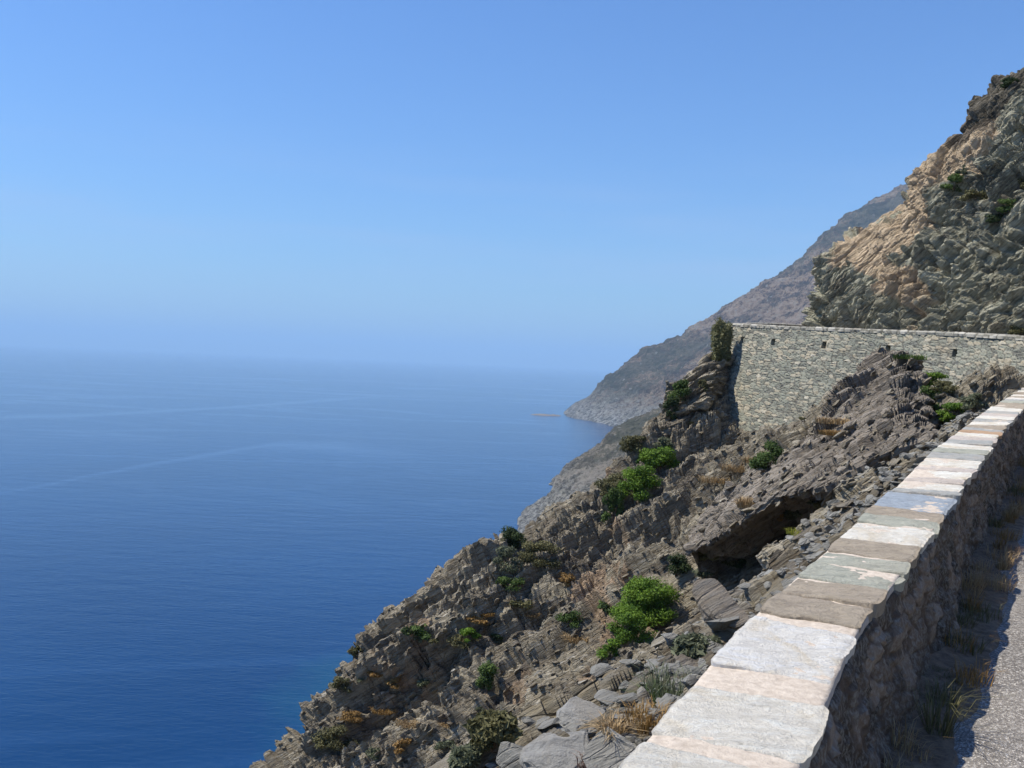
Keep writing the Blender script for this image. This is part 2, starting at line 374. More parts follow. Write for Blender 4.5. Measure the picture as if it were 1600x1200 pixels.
# ------------------------------------------------------------------ sea and haze
m, nt_, b = mat('sea water'); g = G(nt_); v = g.pos()
geo = g.n('SeparateXYZ'); g.l(v, geo.inputs[0])
st = g.noise(g.pos((.00035, .0016, 1), (0, 0, R(8))), 1.0, 5, .55, 1.8)
slick = g.ramp(st, [(.48, 0), (.50, .6), (.52, 0)])
st2 = g.noise(g.pos((.0012, .0035, 1), (0, 0, R(-14))), 1.0, 4, .5, 1.4)
slick2 = g.ramp(st2, [(.485, 0), (.5, .35), (.515, 0)])
sl = g.math('MAXIMUM', slick, slick2)
def drift(pts, amount):
    """one long curved slick on the water, through real points of the sea"""
    pts = [ray(*q)*(SEA/ray(*q)[2]) for q in pts]; X0, X1 = pts[0][0], pts[-1][0]; Ys = [q[1] for q in pts]; A_, B_ = min(Ys)-50, max(Ys)+50
    u = g.math('DIVIDE', g.math('SUBTRACT', geo.outputs[0], X0), X1-X0)
    r_ = g.ramp(u, [(min(1, max(0, (q[0]-X0)/(X1-X0))), (q[1]-A_)/(B_-A_)) for q in pts])
    yy = g.math('ADD', g.math('MULTIPLY', r_, B_-A_), A_)
    d = g.math('ABSOLUTE', g.math('SUBTRACT', g.math('ADD', geo.outputs[1], g.math('MULTIPLY', g.math('SUBTRACT', g.noise(v, .006, 5, .6), .5), 150)), yy))
    k = g.math('MULTIPLY', g.ramp(g.math('DIVIDE', d, yy), [(0, 1), (.085, 0)]), g.ramp(u, [(0, 1), (.6, 1), (1, 0)]))
    return g.math('MULTIPLY', k, amount)
sl = g.math('MAXIMUM', sl, drift([(-200,815),(0,772),(150,742),(300,715),(430,693),(520,697),(700,722)], 1.0))
sl = g.math('MAXIMUM', sl, drift([(-200,668),(0,652),(150,648),(300,640),(480,628),(640,616)], .9))
big = g.noise(v, .004, 5, .6)
c = g.ramp(big, [(.35, (.0001,.027,.098)), (.65, (.0002,.034,.120))])
c = g.mix(g.math('MULTIPLY', sl, .28), c, (.020,.075,.20))
shp = g.n('Mapping'); shp.vector_type = 'TEXTURE'; shp.inputs['Location'].default_value = (-18, 290, SEA); shp.inputs['Scale'].default_value = (46, 80, 60); shp.inputs['Rotation'].default_value = (0, 0, R(-14))
g.l(g.n('NewGeometry').outputs['Position'], shp.inputs[0]) if False else g.l(v, shp.inputs[0])
ln = g.n('VectorMath', operation='LENGTH'); g.l(shp.outputs[0], ln.inputs[0])
shal = g.math('ADD', ln.outputs['Value'], g.math('MULTIPLY', g.math('SUBTRACT', g.noise(v, .03, 6, .7), .5), .9))
c = g.mix(g.ramp(shal, [(.7, .28), (1.0, 0)]), c, (.006,.085,.12))
g.l(c, b.inputs['Base Color']); b.inputs['IOR'].default_value = 1.33; b.inputs['Specular Tint'].default_value = (.15,.5,1,1); b.inputs['Specular IOR Level'].default_value = .15
g.l(g.math('SUBTRACT', .13, g.math('MULTIPLY', sl, .07)), b.inputs['Roughness'])
wv = g.pos((1, 2.2, 1), (0, 0, R(20)))
h = g.math('ADD', g.noise(wv, .25, 8, .65, .5), g.math('MULTIPLY', g.noise(wv, .045, 4, .6), 2.2))
g.l(g.bump(h, .8, .2), b.inputs['Normal'])
S = 42000
ys = np.r_[-300, np.geomspace(20, S, 60)]; xs = np.r_[-np.geomspace(20, S, 40)[::-1], np.geomspace(20, 15000, 40)]
V = np.stack(np.meshgrid(xs, ys, indexing='ij'), -1); V = np.concatenate([V, np.full(V.shape[:2]+(1,), SEA)], 2)
tag(mesh_obj('sea', V.reshape(-1, 3), gridF(len(xs), len(ys)), m), kind='structure')

hv = bpy.data.materials.new('haze'); hv.use_nodes = True; hn = hv.node_tree; hn.nodes.remove(hn.nodes['Principled BSDF'])
pv = hn.nodes.new('ShaderNodeVolumePrincipled'); pv.inputs['Color'].default_value = (.49,.75,1.0,1)
pv.inputs['Density'].default_value = 1.0e-4; pv.inputs['Anisotropy'].default_value = .0
hn.links.new(pv.outputs[0], hn.nodes['Material Output'].inputs['Volume'])
x0, x1, y0, y1, z0, z1 = -S-500, 15500, -400, S+500, SEA-1.5, 640
HVv = [(x, y, z) for x in (x0, x1) for y in (y0, y1) for z in (z0, z1)]
HF = [(0,1,3,2),(4,6,7,5),(0,4,5,1),(2,3,7,6),(0,2,6,4),(1,5,7,3)]
tag(mesh_obj('haze', HVv, HF, hv), kind='stuff')

# ------------------------------------------------------------------ thin plate interpolation
def tps(pts, vals, reg=1e-3):
    n = len(pts); d = np.linalg.norm(pts[:, None]-pts[None], axis=2)
    K = np.where(d > 0, d*d*np.log(d+1e-9), 0)+np.eye(n)*reg
    Pm = np.c_[np.ones(n), pts]; A = np.block([[K, Pm], [Pm.T, np.zeros((3, 3))]])
    sol = np.linalg.solve(A, np.r_[vals, 0, 0, 0]); w, a = sol[:n], sol[n:]
    def f(x):
        out = np.empty(len(x))
        for s in range(0, len(x), 100000):
            q = x[s:s+100000]; d2 = (q[:, 0][:, None]-pts[:, 0])**2+(q[:, 1][:, None]-pts[:, 1])**2
            out[s:s+100000] = (.5*d2*np.log(d2+1e-12))@w + a[0]+q@a[1:]
        return out
    return f

# ------------------------------------------------------------------ near cliff slope
RIDGE = [(1140,545,46),(1108,570,45.5),(1080,592,44.6),(1060,612,44),(1040,655,43.2),(1000,688,42),(940,745,41),(880,788,40),(810,830,39),(750,865,38.5),(710,895,38),(640,950,37),(560,1014,36),(515,1072,35),(487,1130,34.5),(430,1202,34)]
ctl = [P(*a) for a in RIDGE]
for a in RIDGE:
    p = P(*a)
    ctl.append(p+np.array([1.0, 4.5, -4.8])); ctl.append(p+np.array([3, 14, -17.0]))
for a in [(1140,640,44.3),(1165,668,43),(1192,690,41.5),(1250,664,39.5),(1310,640,37),(1370,700,33),(1480,622,28.5),(1440,650,28),(1520,640,25),
          (1200,740,35),(1100,760,37),(1000,800,37.5),(900,860,36.5),(1300,790,30),(1150,850,28),(1250,845,27),(1370,790,27),(1445,738,24.5),
          (1000,950,28),(850,1000,32),(700,1050,33),(600,1150,32.5),(750,1150,28.5),(900,1050,27.5),(1060,1000,24),(960,1120,23),(830,1200,24),(640,1230,30),(1080,660,43),(1120,700,40.5),(1060,720,40)]:
    ctl.append(P(*a))
ctl += [np.array(a, float) for a in [
    (.35,3,-1.50),(-.35,3,-1.72),(-1.1,3,-2.35),(-2.6,3,-4.4),(-5,3,-7.5),
    (-.75,0,-1.5),(-1.6,0,-2.0),(-3.5,0,-4.4),(-3.6,-5,-1.7),(-6,-5,-4),
    (1.45,5,-1.40),(.7,5,-1.62),(.05,5,-1.9),(-.4,5,-2.3),(-1.7,5.3,-4.2),(-4,6,-7.5),
    (3.0,8,-1.15),(2.4,8,-1.5),(1.75,8,-2.0),(.7,8.6,-3.6),(-1.5,9,-6),
    (5.3,12,-.85),(4.65,12,-1.15),(4.0,12.3,-1.95),(2.8,13,-3.5),(5.2,14.3,-1.75),(4.2,14.4,-3.0),(.5,14,-6),
    (7.75,16,-.5),(7.0,16.2,-1.1),(6.1,17,-3.2),(4.5,18,-5.2),(7.0,19.5,-3.6),(7.0,22,-4.3),(7.7,24.5,-4.6),(9.6,22.6,-3.6),(11.2,24.6,-3.2),(5.6,21,-5.2),
    (10.4,20,-.1),(9.8,20.4,-.7),(9.3,21,-2.4),(13.4,24,.05),(12.3,25,-.7),(15.9,29.5,-.5),(14.6,31,-1.1),(15.6,27.0,-.1),
    (-10,22,-18),(-10,8,-15),(-20,25,-29),(-21,37,-27.5),(-60,30,-72),(-60,0,-70),(-86,30,-98),(-86,0,-98),(-20,-5,-24),
    (20,30,.6),(22,40,1.5),(8,4,-1.8),(12,14,-.8),(3,-5,-2),(24,20,0),(24,55,2.5),(16,52,1.6)]]
for (x, y, z) in [(-30,70,-55),(-70,70,-100),(10,70,-20),(30,75,-6),(-40,110,-92),(0,110,-52),(30,110,-20),(-30,160,-100),(10,160,-60),(45,160,-28),
                  (-38,240,-104),(10,240,-66),(70,240,-20),(-20,330,-104),(20,330,-80),(110,330,-10),(50,420,-90),(5,420,-104),(160,420,0)]:
    ctl.append(np.array([x, y, z], float))
ctl = np.array(ctl)
ctl[:, 2] += 0
fz = tps(ctl[:, :2], ctl[:, 2], .02)

def strata(p, s, L=(1.3, .9, .34), amp=.35, warp=.35):
    """blocky ledges along the schist beds; returns outward offset, block tone, crack distance"""
    q = np.stack([p@T1, p@T2, p@NB], 1)
    q = q + warp*np.stack([fbm(p*.8, s+50, 3), fbm(p*.8, s+60, 3), fbm(p*.8, s+70, 3)*.8], 1)
    q = q/np.array(L)
    f1, f2, c, dv = worley(q.astype(np.float64), s, vec=True)
    e = f2-f1
    k = (c*16777216).astype(np.int64); z0 = 0*k
    tilt = sum((_h(k, z0, z0, s+60+j)-.5)*dv[:, j]*wt for j, wt in enumerate((1.9, 1.9, .9)))
    return amp*((c-.5)*.95 + tilt + sstep(0, .08, e)*.26 - .16), c, e

CARVE = [(P(1110,905,27), P(1300,800,25), 2.4, 2.6), (P(1300,800,25), P(1450,722,24), 2.1, 2.2), (P(1150,720,41), P(1185,700,41), 1.5, .6)]
for px_, py_, Y_, r_, d_ in ((965,832,35.5,1.0,1.1),(1000,815,36,.8,.9),(610,1092,33,.9,1.1),(905,935,33,1.0,1.0),(820,985,33.5,.9,.8),(1080,890,29,1.0,.9),(1150,870,28,.8,.8),(690,1055,33,.7,.8),(880,1080,29,.9,.8),(740,1120,30,.8,.7),(1225,700,38,.7,.6)):
    q_ = P(px_, py_, Y_); CARVE.append((q_-T1*r_*.8, q_+T1*r_*.8, r_, d_))
def build_slope():
    th = np.radians(np.r_[np.linspace(-75, -20, 60, endpoint=False), np.linspace(-20, 28.5, 1150), np.linspace(29, 60, 20)])
    r = [1.2]
    while r[-1] < 50: r.append(r[-1]+max(.024, (.0027 if r[-1] < 20 else .0019)*r[-1]))
    while r[-1] < 430: r.append(r[-1]*1.02)
    r = np.array(r)
    T, Rr = np.meshgrid(th, r, indexing='ij')
    X = Rr*np.sin(T)-.0; Y = Rr*np.cos(T)-.6
    XY = np.stack([X.ravel(), Y.ravel()], 1)
    # height on a coarse sub-grid, then interpolated
    Z = fz(XY)
    D, WZ = sdist(X, Y)
    shp = X.shape
    far = sstep(60, 90, Rr.ravel())
    V = np.stack([XY[:, 0], XY[:, 1], Z], 1)
    N = gnormals(V.reshape(shp+(3,))).reshape(-1, 3)
    N *= np.sign(N[:, 2:3])
    p = V.astype(np.float64)
    nearness = sstep(-.25, -3.0, D)                      # 0 at the wall, 1 away from it
    dist = np.clip(Rr.ravel()/30, .22, 1)                # finer relief close to the eye
    o1, c1, e1 = strata(p, 1, (5.5, 2.6, 1.1), .85, .8)
    o2, c2, e2 = strata(p, 11, (2.0, .9, .26), .34, .3)
    o3, c3, e3 = strata(p, 21, (.5, .3, .09), .15, .1)
    bigr = ridge(np.stack([p@T1*.10, p@T2*.2, p@NB*.28], 1)+5, 31, 4)
    off = (o1*.9+bigr*.75)*nearness*dist + o2*(.35+.65*nearness)*np.clip(dist*1.6, 0, 1) + o3
    off += .07*fbm(p*4.0, 41, 4)-.36*nearness*sstep(12, 24, Rr.ravel())
    cq = np.stack([p@T1*.55, p@T2*.8, p@NB*1.5], 1)
    off -= .75*sstep(.16, .42, fbm(cq+9, 61, 3))*nearness*dist+.22*sstep(.12, .4, fbm(cq*2.7+3, 66, 3))*nearness*np.clip(dist*1.6, 0, 1)
    for a_, b_, rad_, dep_ in CARVE:
        a_ = np.array(a_); b_ = np.array(b_); ab = b_-a_; tt = np.clip(((p-a_)@ab)/(ab@ab+1e-9), 0, 1)
        dd = np.linalg.norm(p-a_-tt[:, None]*ab, axis=1)/rad_
        off -= dep_*np.exp(-dd**3)
    off = off*(1-far*.5)+far*fbm(p*.08, 44, 4)*5
    dirv = N*.75+NB*.25 ; dirv /= np.linalg.norm(dirv, axis=1, keepdims=True)
    V = V+dirv*off[:, None]
    inside = D > -.15
    lim = WZ-WALLH-.45
    V[:, 2] = np.where(inside, np.minimum(V[:, 2], lim), V[:, 2])
    # never higher than a hand's width below the wall top beside the wall
    band = (D <= -.15) & (D > -.9)
    V[:, 2] = np.where(band, np.minimum(V[:, 2], WZ-.28), V[:, 2])
    V[:, 2] = np.maximum(V[:, 2], SEA-6)
    tanm = sstep(.1, .6, fbm(p*.3+3, 90, 5, .6))
    A = np.stack([.55*c2+.25*c1+.2*c3, sstep(0, .3, e2), tanm, c3], 1)
    mask = ~((D > 3.0) & (Rr.ravel() < 60))
    return mesh_obj('cliff_slope', V, gridF(*shp, mask=mask, flip=True), M['slope'], attr=A), V.reshape(shp+(3,))
slope, SV = build_slope()
tag(slope, kind='structure')

def sheet(rows, segs_v, segs_u):
    """rows[i][j]: control net (i across, j along); returns a smooth (nu, nv, 3) surface"""
    A = np.array(rows, float)
    def spl(A, seg):
        q = np.concatenate([2*A[:1]-A[1:2], A, 2*A[-1:]-A[-2:-1]]); out = []
        for i in range(len(A)-1):
            n = seg[i] if isinstance(seg, (list, tuple)) else seg
            for t in np.linspace(0, 1, n, endpoint=False):
                p0, p1, p2, p3 = q[i:i+4]
                out.append(.5*((2*p1)+(-p0+p2)*t+(2*p0-5*p1+4*p2-p3)*t**2+(-p0+3*p1-3*p2+p3)*t**3))
        out.append(A[-1]); return np.array(out)
    B = spl(A, segs_v).transpose(1, 0, 2)
    return spl(B, segs_u)

# ------------------------------------------------------------------ road
def build_road():
    gx = np.arange(-8, 34, .2); gy = np.arange(-8, 74, .2)
    X, Y = np.meshgrid(gx, gy, indexing='ij'); D, WZ = sdist(X, Y)
    # smooth height by averaging over the wall line
    p = np.stack([X.ravel(), Y.ravel(), 0*X.ravel()], 1)
    Z = WZ-WALLH+.012*fbm(p*1.5, 7, 3)
    mask = (D > .02) & (D < 9)
    return mesh_obj('road', np.stack([X.ravel(), Y.ravel(), Z], 1), gridF(*X.shape, mask=mask), M['asphalt'], smooth=True)
tag(build_road(), kind='structure')
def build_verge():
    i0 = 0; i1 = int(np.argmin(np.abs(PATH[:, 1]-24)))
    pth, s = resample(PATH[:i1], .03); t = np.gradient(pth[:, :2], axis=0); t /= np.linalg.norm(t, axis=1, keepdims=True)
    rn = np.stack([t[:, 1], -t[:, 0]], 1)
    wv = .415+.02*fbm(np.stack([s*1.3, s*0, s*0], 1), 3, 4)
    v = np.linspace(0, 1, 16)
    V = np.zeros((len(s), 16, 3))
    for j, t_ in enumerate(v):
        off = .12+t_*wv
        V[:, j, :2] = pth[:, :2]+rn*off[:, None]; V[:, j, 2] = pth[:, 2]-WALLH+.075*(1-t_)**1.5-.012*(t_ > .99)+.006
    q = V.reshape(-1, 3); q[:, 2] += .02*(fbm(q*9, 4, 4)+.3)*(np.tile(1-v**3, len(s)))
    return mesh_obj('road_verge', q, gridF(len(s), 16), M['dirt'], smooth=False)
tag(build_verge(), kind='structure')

# ------------------------------------------------------------------ near parapet
NEAR_END = int(np.argmin(np.abs(PATH[:, 1]-27.0)))
def sweep(path, step, profile, nrm_fn, name, material, parent, masonry, seed, flip=False, extra=None):
    """sweep a profile [(offset to the right, height, face id)] along path; displace as masonry"""
    pth, s = resample(path, step); t = np.gradient(pth[:, :2], axis=0)
    k = 9; ker = np.ones(k)/k
    t = np.stack([np.convolve(np.pad(t[:, c], k//2, mode='edge'), ker, 'valid') for c in (0, 1)], 1)
    t /= np.linalg.norm(t, axis=1, keepdims=True); rn = np.stack([t[:, 1], -t[:, 0]], 1)
    prof = np.array(profile); n = len(prof)
    V = np.zeros((len(s), n, 3))
    V[:, :, :2] = pth[:, None, :2]+rn[:, None, :]*prof[None, :, 0:1]; V[:, :, 2] = pth[:, None, 2]+prof[None, :, 1]
    N = gnormals(V)
    arc = np.r_[0, np.cumsum(np.hypot(*np.diff(prof[:, :2], axis=0).T))]
    SS, AA = np.meshgrid(s, arc, indexing='ij')
    q = np.stack([SS.ravel(), AA.ravel(), 0*SS.ravel()], 1)
    L, amp = masonry
    qq = q+np.stack([.35*L[0]*fbm(q*3, seed+5, 3), .35*L[1]*fbm(q*3, seed+6, 3), 0*q[:, 0]], 1)
    qq[:, 0] /= L[0]; qq[:, 1] /= L[1]; qq[:, 2] = .5
    f1, f2, c = worley(qq, seed, .85); e = f2-f1
    off = amp*(sstep(0, .22, e)*1.0+(c-.5)*.8)+amp*.5*fbm(q*14, seed+9, 3)
    fn = -N.reshape(-1, 3)*nrm_fn
    Vf = V.reshape(-1, 3).copy()
    if extra is not None: off = extra(SS.ravel(), AA.ravel(), off, Vf)
    Vf += fn*off[:, None]
    A = np.stack([c, e, 0*c, _h((c*1e6).astype(np.int64), 0*c.astype(np.int64), 0*c.astype(np.int64), 9)], 1)
    return mesh_obj(name, Vf, gridF(len(s), n, flip=flip), material, parent, attr=A)
HWD = .19
wall_root = empty('parapet_wall', PATH[0]+np.array([0, 0, -WALLH]))
tag(wall_root, 'low stone parapet with pale mixed flat capstones running along the sunlit road edge', 'wall')
wroot_inv = -np.array(wall_root.location)
nearP = PATH[:NEAR_END].copy()
def loc(p): return p+wroot_inv
prof = [(-HWD+.035-.05*(z/1.6), -z, 0) for z in np.arange(1.6, .055, -.03)]+[(-HWD+.03, -.05, 0)]
prof += [(x, -.045, 1) for x in np.linspace(-HWD+.04, HWD, 16)]
prof += [(HWD+.01+.09*(z/.66)**1.3, -z, 2) for z in np.arange(.05, .70, .02)]
def near_extra(s, a, off, V):
    lump = fbm(V*2.0, 77, 6, .65)*.075+ridge(V*5, 78, 5, .65)*.035; lump = np.where(V[:, 2] > np.interp(s, ns, nearR[:, 2])-.12, lump*.4, lump)
    topf = np.abs(V[:, 2]-np.interp(s, ns, nearR[:, 2])+.045) < .012
    return np.where(topf, off*.15, off+lump)
nearR, ns = resample(nearP, .03)
body = sweep(nearP, .03, prof, 1, 'wall_body', M['parapet'], None, ((.22, .10), .009), 300, extra=near_extra)
body.parent = wall_root; body.matrix_parent_inverse = Matrix.Translation(-wall_root.location)
# which way do the faces push?  (checked: outward is -gnormal for this winding)
# capstones ------------------------------------------------------
cpath, cs = resample(nearP, .01)
ctan = np.gradient(cpath[:, :2], axis=0); ctan /= np.linalg.norm(ctan, axis=1, keepdims=True)
crn = np.stack([ctan[:, 1], -ctan[:, 0]], 1)
vis = cpath[:, 1] > 1.2
ppx, ppy = proj(cpath[vis]); svis = cs[vis]
def s_at(y): # arc length where the wall's middle shows at that row of the photograph
    o = np.argsort(ppy); return float(np.interp(y, ppy[o], svis[o]))
rows = [(1330,'grey'),(1240,'white'),(1180,None),(1165,'white'),(1082,None),(1052,'bluish'),(976,None),(968,'tan'),(937,'tan'),(910,'green'),(886,'green'),(868,'tan'),(846,'white'),(821,'green'),(809,'tan'),(797,'blue'),(772,'grey'),(765,'white'),(753,'pink'),(745,'white'),(735,'pink'),(728,'white'),(716,'grey'),(708,'green'),(702,'white'),(694,'grey'),(688,'pink'),(683,'white'),(677,'rust'),(673,'grey'),(669,'tan'),(664,'white'),(659,'grey'),(655,'white'),(651,'pink'),(647,'grey'),(643,'white'),(638,'tan')]
rs = [(s_at(y), c) for y, c in rows]
rng = random.Random(5)
s_first = rs[0][0]; pre_s = []
x = s_first
while x > .4:
    x -= rng.uniform(.18, .34); pre_s.append((x, rng.choice(['white','grey','tan','green','pink','bluish'])))
rs = pre_s[::-1]+rs
while rs[-1][0] < cs[-1]-.6: rs.append((rs[-1][0]+rng.uniform(.22, .4), rng.choice(['white','grey','tan','green','pink','bluish','white'])))
def capstone(s0, s1, colr, seed):
    nu = max(6, int((s1-s0)/.012)); nv = 34
    u = np.linspace(0, 1, nu); v = np.linspace(-1, 1, nv)
    U, Vv = np.meshgrid(u, v, indexing='ij')
    jag0 = .012*fbm(np.stack([v*2.2, v*0, v*0+seed], 1), 500, 4)*1.6; jag1 = .012*fbm(np.stack([v*2.2, v*0, v*0+seed+1], 1), 500, 4)*1.6
    gap = .009
    Sg = (s0+gap+jag0)[None, :]*(1-U)+(s1-gap+jag1)[None, :]*U
    # rounded outline in plan
    ex = (np.abs(2*U-1)**16)*(np.abs(Vv)**8)*.012
    wl = HWD+.012+.014*fbm(np.stack([Sg.ravel()*6, 0*Sg.ravel(), 0*Sg.ravel()+3], 1), 510, 4).reshape(Sg.shape)
    wr = HWD+.022+.034*fbm(np.stack([Sg.ravel()*4, 0*Sg.ravel(), 0*Sg.ravel()+9], 1), 520, 4).reshape(Sg.shape)
    O = np.where(Vv < 0, Vv*wl, Vv*wr); O -= np.sign(Vv)*ex
    cx = np.interp(Sg.ravel(), cs, cpath[:, 0]); cy = np.interp(Sg.ravel(), cs, cpath[:, 1]); cz = np.interp(Sg.ravel(), cs, cpath[:, 2])
    rx = np.interp(Sg.ravel(), cs, crn[:, 0]); ry = np.interp(Sg.ravel(), cs, crn[:, 1])
    X = cx+rx*O.ravel(); Y = cy+ry*O.ravel()
    rr = random.Random(seed); hz = rr.uniform(-.006, .008); ti = rr.uniform(-.012, .012); tj = rr.uniform(-.02, .02)
    q = np.stack([X, Y, cz*0], 1)
    edge = np.minimum(1-np.abs(Vv), np.minimum(U, 1-U)*(s1-s0)/.2).ravel()
    Z = cz+hz+ti*(U.ravel()-.5)+tj*Vv.ravel()*.5+.007*fbm(q*9, seed, 5)+.004*fbm(q*np.array([40, 40, 1]), seed+1, 3)
    Z -= .008*(1-sstep(0, .06, edge))
    top = np.stack([X, Y, Z], 1)
    idx = np.arange(nu*nv).reshape(nu, nv)
    rim = np.concatenate([idx[:, 0], idx[-1, 1:], idx[-2::-1, -1], idx[0, -2:0:-1]])
    th = .05+.0*seed
    low = top[rim].copy(); low[:, 2] = np.interp(cz[rim], cz[rim], cz[rim])-th; low[:, :2] += (np.array([cx.mean(), cy.mean()])-low[:, :2])*.03
    n0 = len(top); k = len(rim)
    V = np.vstack([top, low]); F_ = gridF(nu, nv, flip=True).tolist()
    for i in range(k): F_.append([rim[i], n0+i, n0+(i+1) % k, rim[(i+1) % k]])
    F_.append([n0+i for i in range(k)][::-1])
    o = mesh_obj('capstone', V+wroot_inv, F_, CAPS[colr], wall_root, smooth=False)
    for i, pl in enumerate(o.data.polygons): pl.use_smooth = i < (nu-1)*(nv-1)
    return o
for i in range(len(rs)-1):
    s0, c0 = rs[i]; s1 = rs[i+1][0]
    if c0 is None or s1-s0 < .03: continue
    if len([1 for o in wall_root.children]) < 95: capstone(s0, s1, c0, 40+i)
# mortar bed under and between the capstones
mb_o = np.linspace(-1, 1, 24); mp_, ms = resample(nearP, .02)
mt = np.gradient(mp_[:, :2], axis=0); mt /= np.linalg.norm(mt, axis=1, keepdims=True); mrn = np.stack([mt[:, 1], -mt[:, 0]], 1)
MV = np.zeros((len(ms), 26, 3)); wid = HWD+.004+.008*fbm(np.stack([ms*5, ms*0, ms*0], 1), 61, 3)
offs = np.concatenate([[-1.0], mb_o, [1.0]])
for j, o_ in enumerate(offs):
    MV[:, j, :2] = mp_[:, :2]+mrn*(o_*wid)[:, None]; MV[:, j, 2] = mp_[:, 2]-.007-(.04 if j in (0, 25) else .006*abs(o_)**4)
q = MV.reshape(-1, 3); q[:, 2] += .004*fbm(q*25, 62, 4)
bed = mesh_obj('mortar_bed', q+wroot_inv, gridF(len(ms), 26, flip=True), M['mortar'], wall_root, smooth=True)

# ------------------------------------------------------------------ far retaining wall
i0 = int(np.argmin(np.linalg.norm(PATH-corner[2], axis=1)))
farP = PATH[i0:].copy()
rroot = empty('retaining_wall', farP[0]+np.array([0, 0, -5.]))
tag(rroot, 'tall green grey dry stone retaining wall with small square drain openings under the road bend', 'wall')
fR, fs = resample(farP, .04)
holes_s = []
fpx, fpy = proj(fR); front = fR[:, 1] < 47
for hx in (1172, 1220, 1300, 1400, 1507):
    k = np.argmin(np.where(front, np.abs(fpx-hx), 1e9)); holes_s.append(fs[k])
H = 7.2
prof = [(-.24-.21*(z-.1), -z, 0) for z in np.arange(H, .12, -.04)]
L_out = len(prof)
prof += [(-.24, -.10, 0), (-.24, -.09, 0)]
prof += [(.22, -.09, 1), (.22, -.12, 2)]+[(.24, -z, 2) for z in np.arange(.16, .8, .05)]
arc = np.r_[0, np.cumsum(np.hypot(*np.diff(np.array(prof)[:, :2], axis=0).T))]
a_top = arc[L_out]
def far_extra(s, a, off, V):
    d = a_top-a                                         # down from the top along the face
    for k, hs in enumerate(holes_s):
        inh = (np.abs(s-hs) < .085+.02*(k % 2)) & (d > .48) & (d < .72)
        off = np.where(inh, -.45, off)
    return off+.03*fbm(V*.8, 88, 3)
wb = sweep(farP, .04, prof, 1, 'wall_body', M['masonry'], None, ((.33, .118), .028), 700, extra=far_extra)
wb.parent = rroot; wb.matrix_parent_inverse = Matrix.Translation(-rroot.location)
prof = [(-.27, -.115, 0), (-.275, -.03, 0), (-.25, -.005, 1), (0, 0, 1), (.22, -.005, 1), (.25, -.03, 2), (.25, -.115, 2)]
M['coping'] = stone_mat('pale coping', [(.1,(.17,.16,.13)),(.5,(.29,.27,.22)),(.9,(.46,.43,.37))], (.13,.12,.09))
cpg = sweep(farP, .04, prof, 1, 'coping', M['coping'], None, ((.42, .4), .034), 720)
cpg.parent = rroot; cpg.matrix_parent_inverse = Matrix.Translation(-rroot.location)

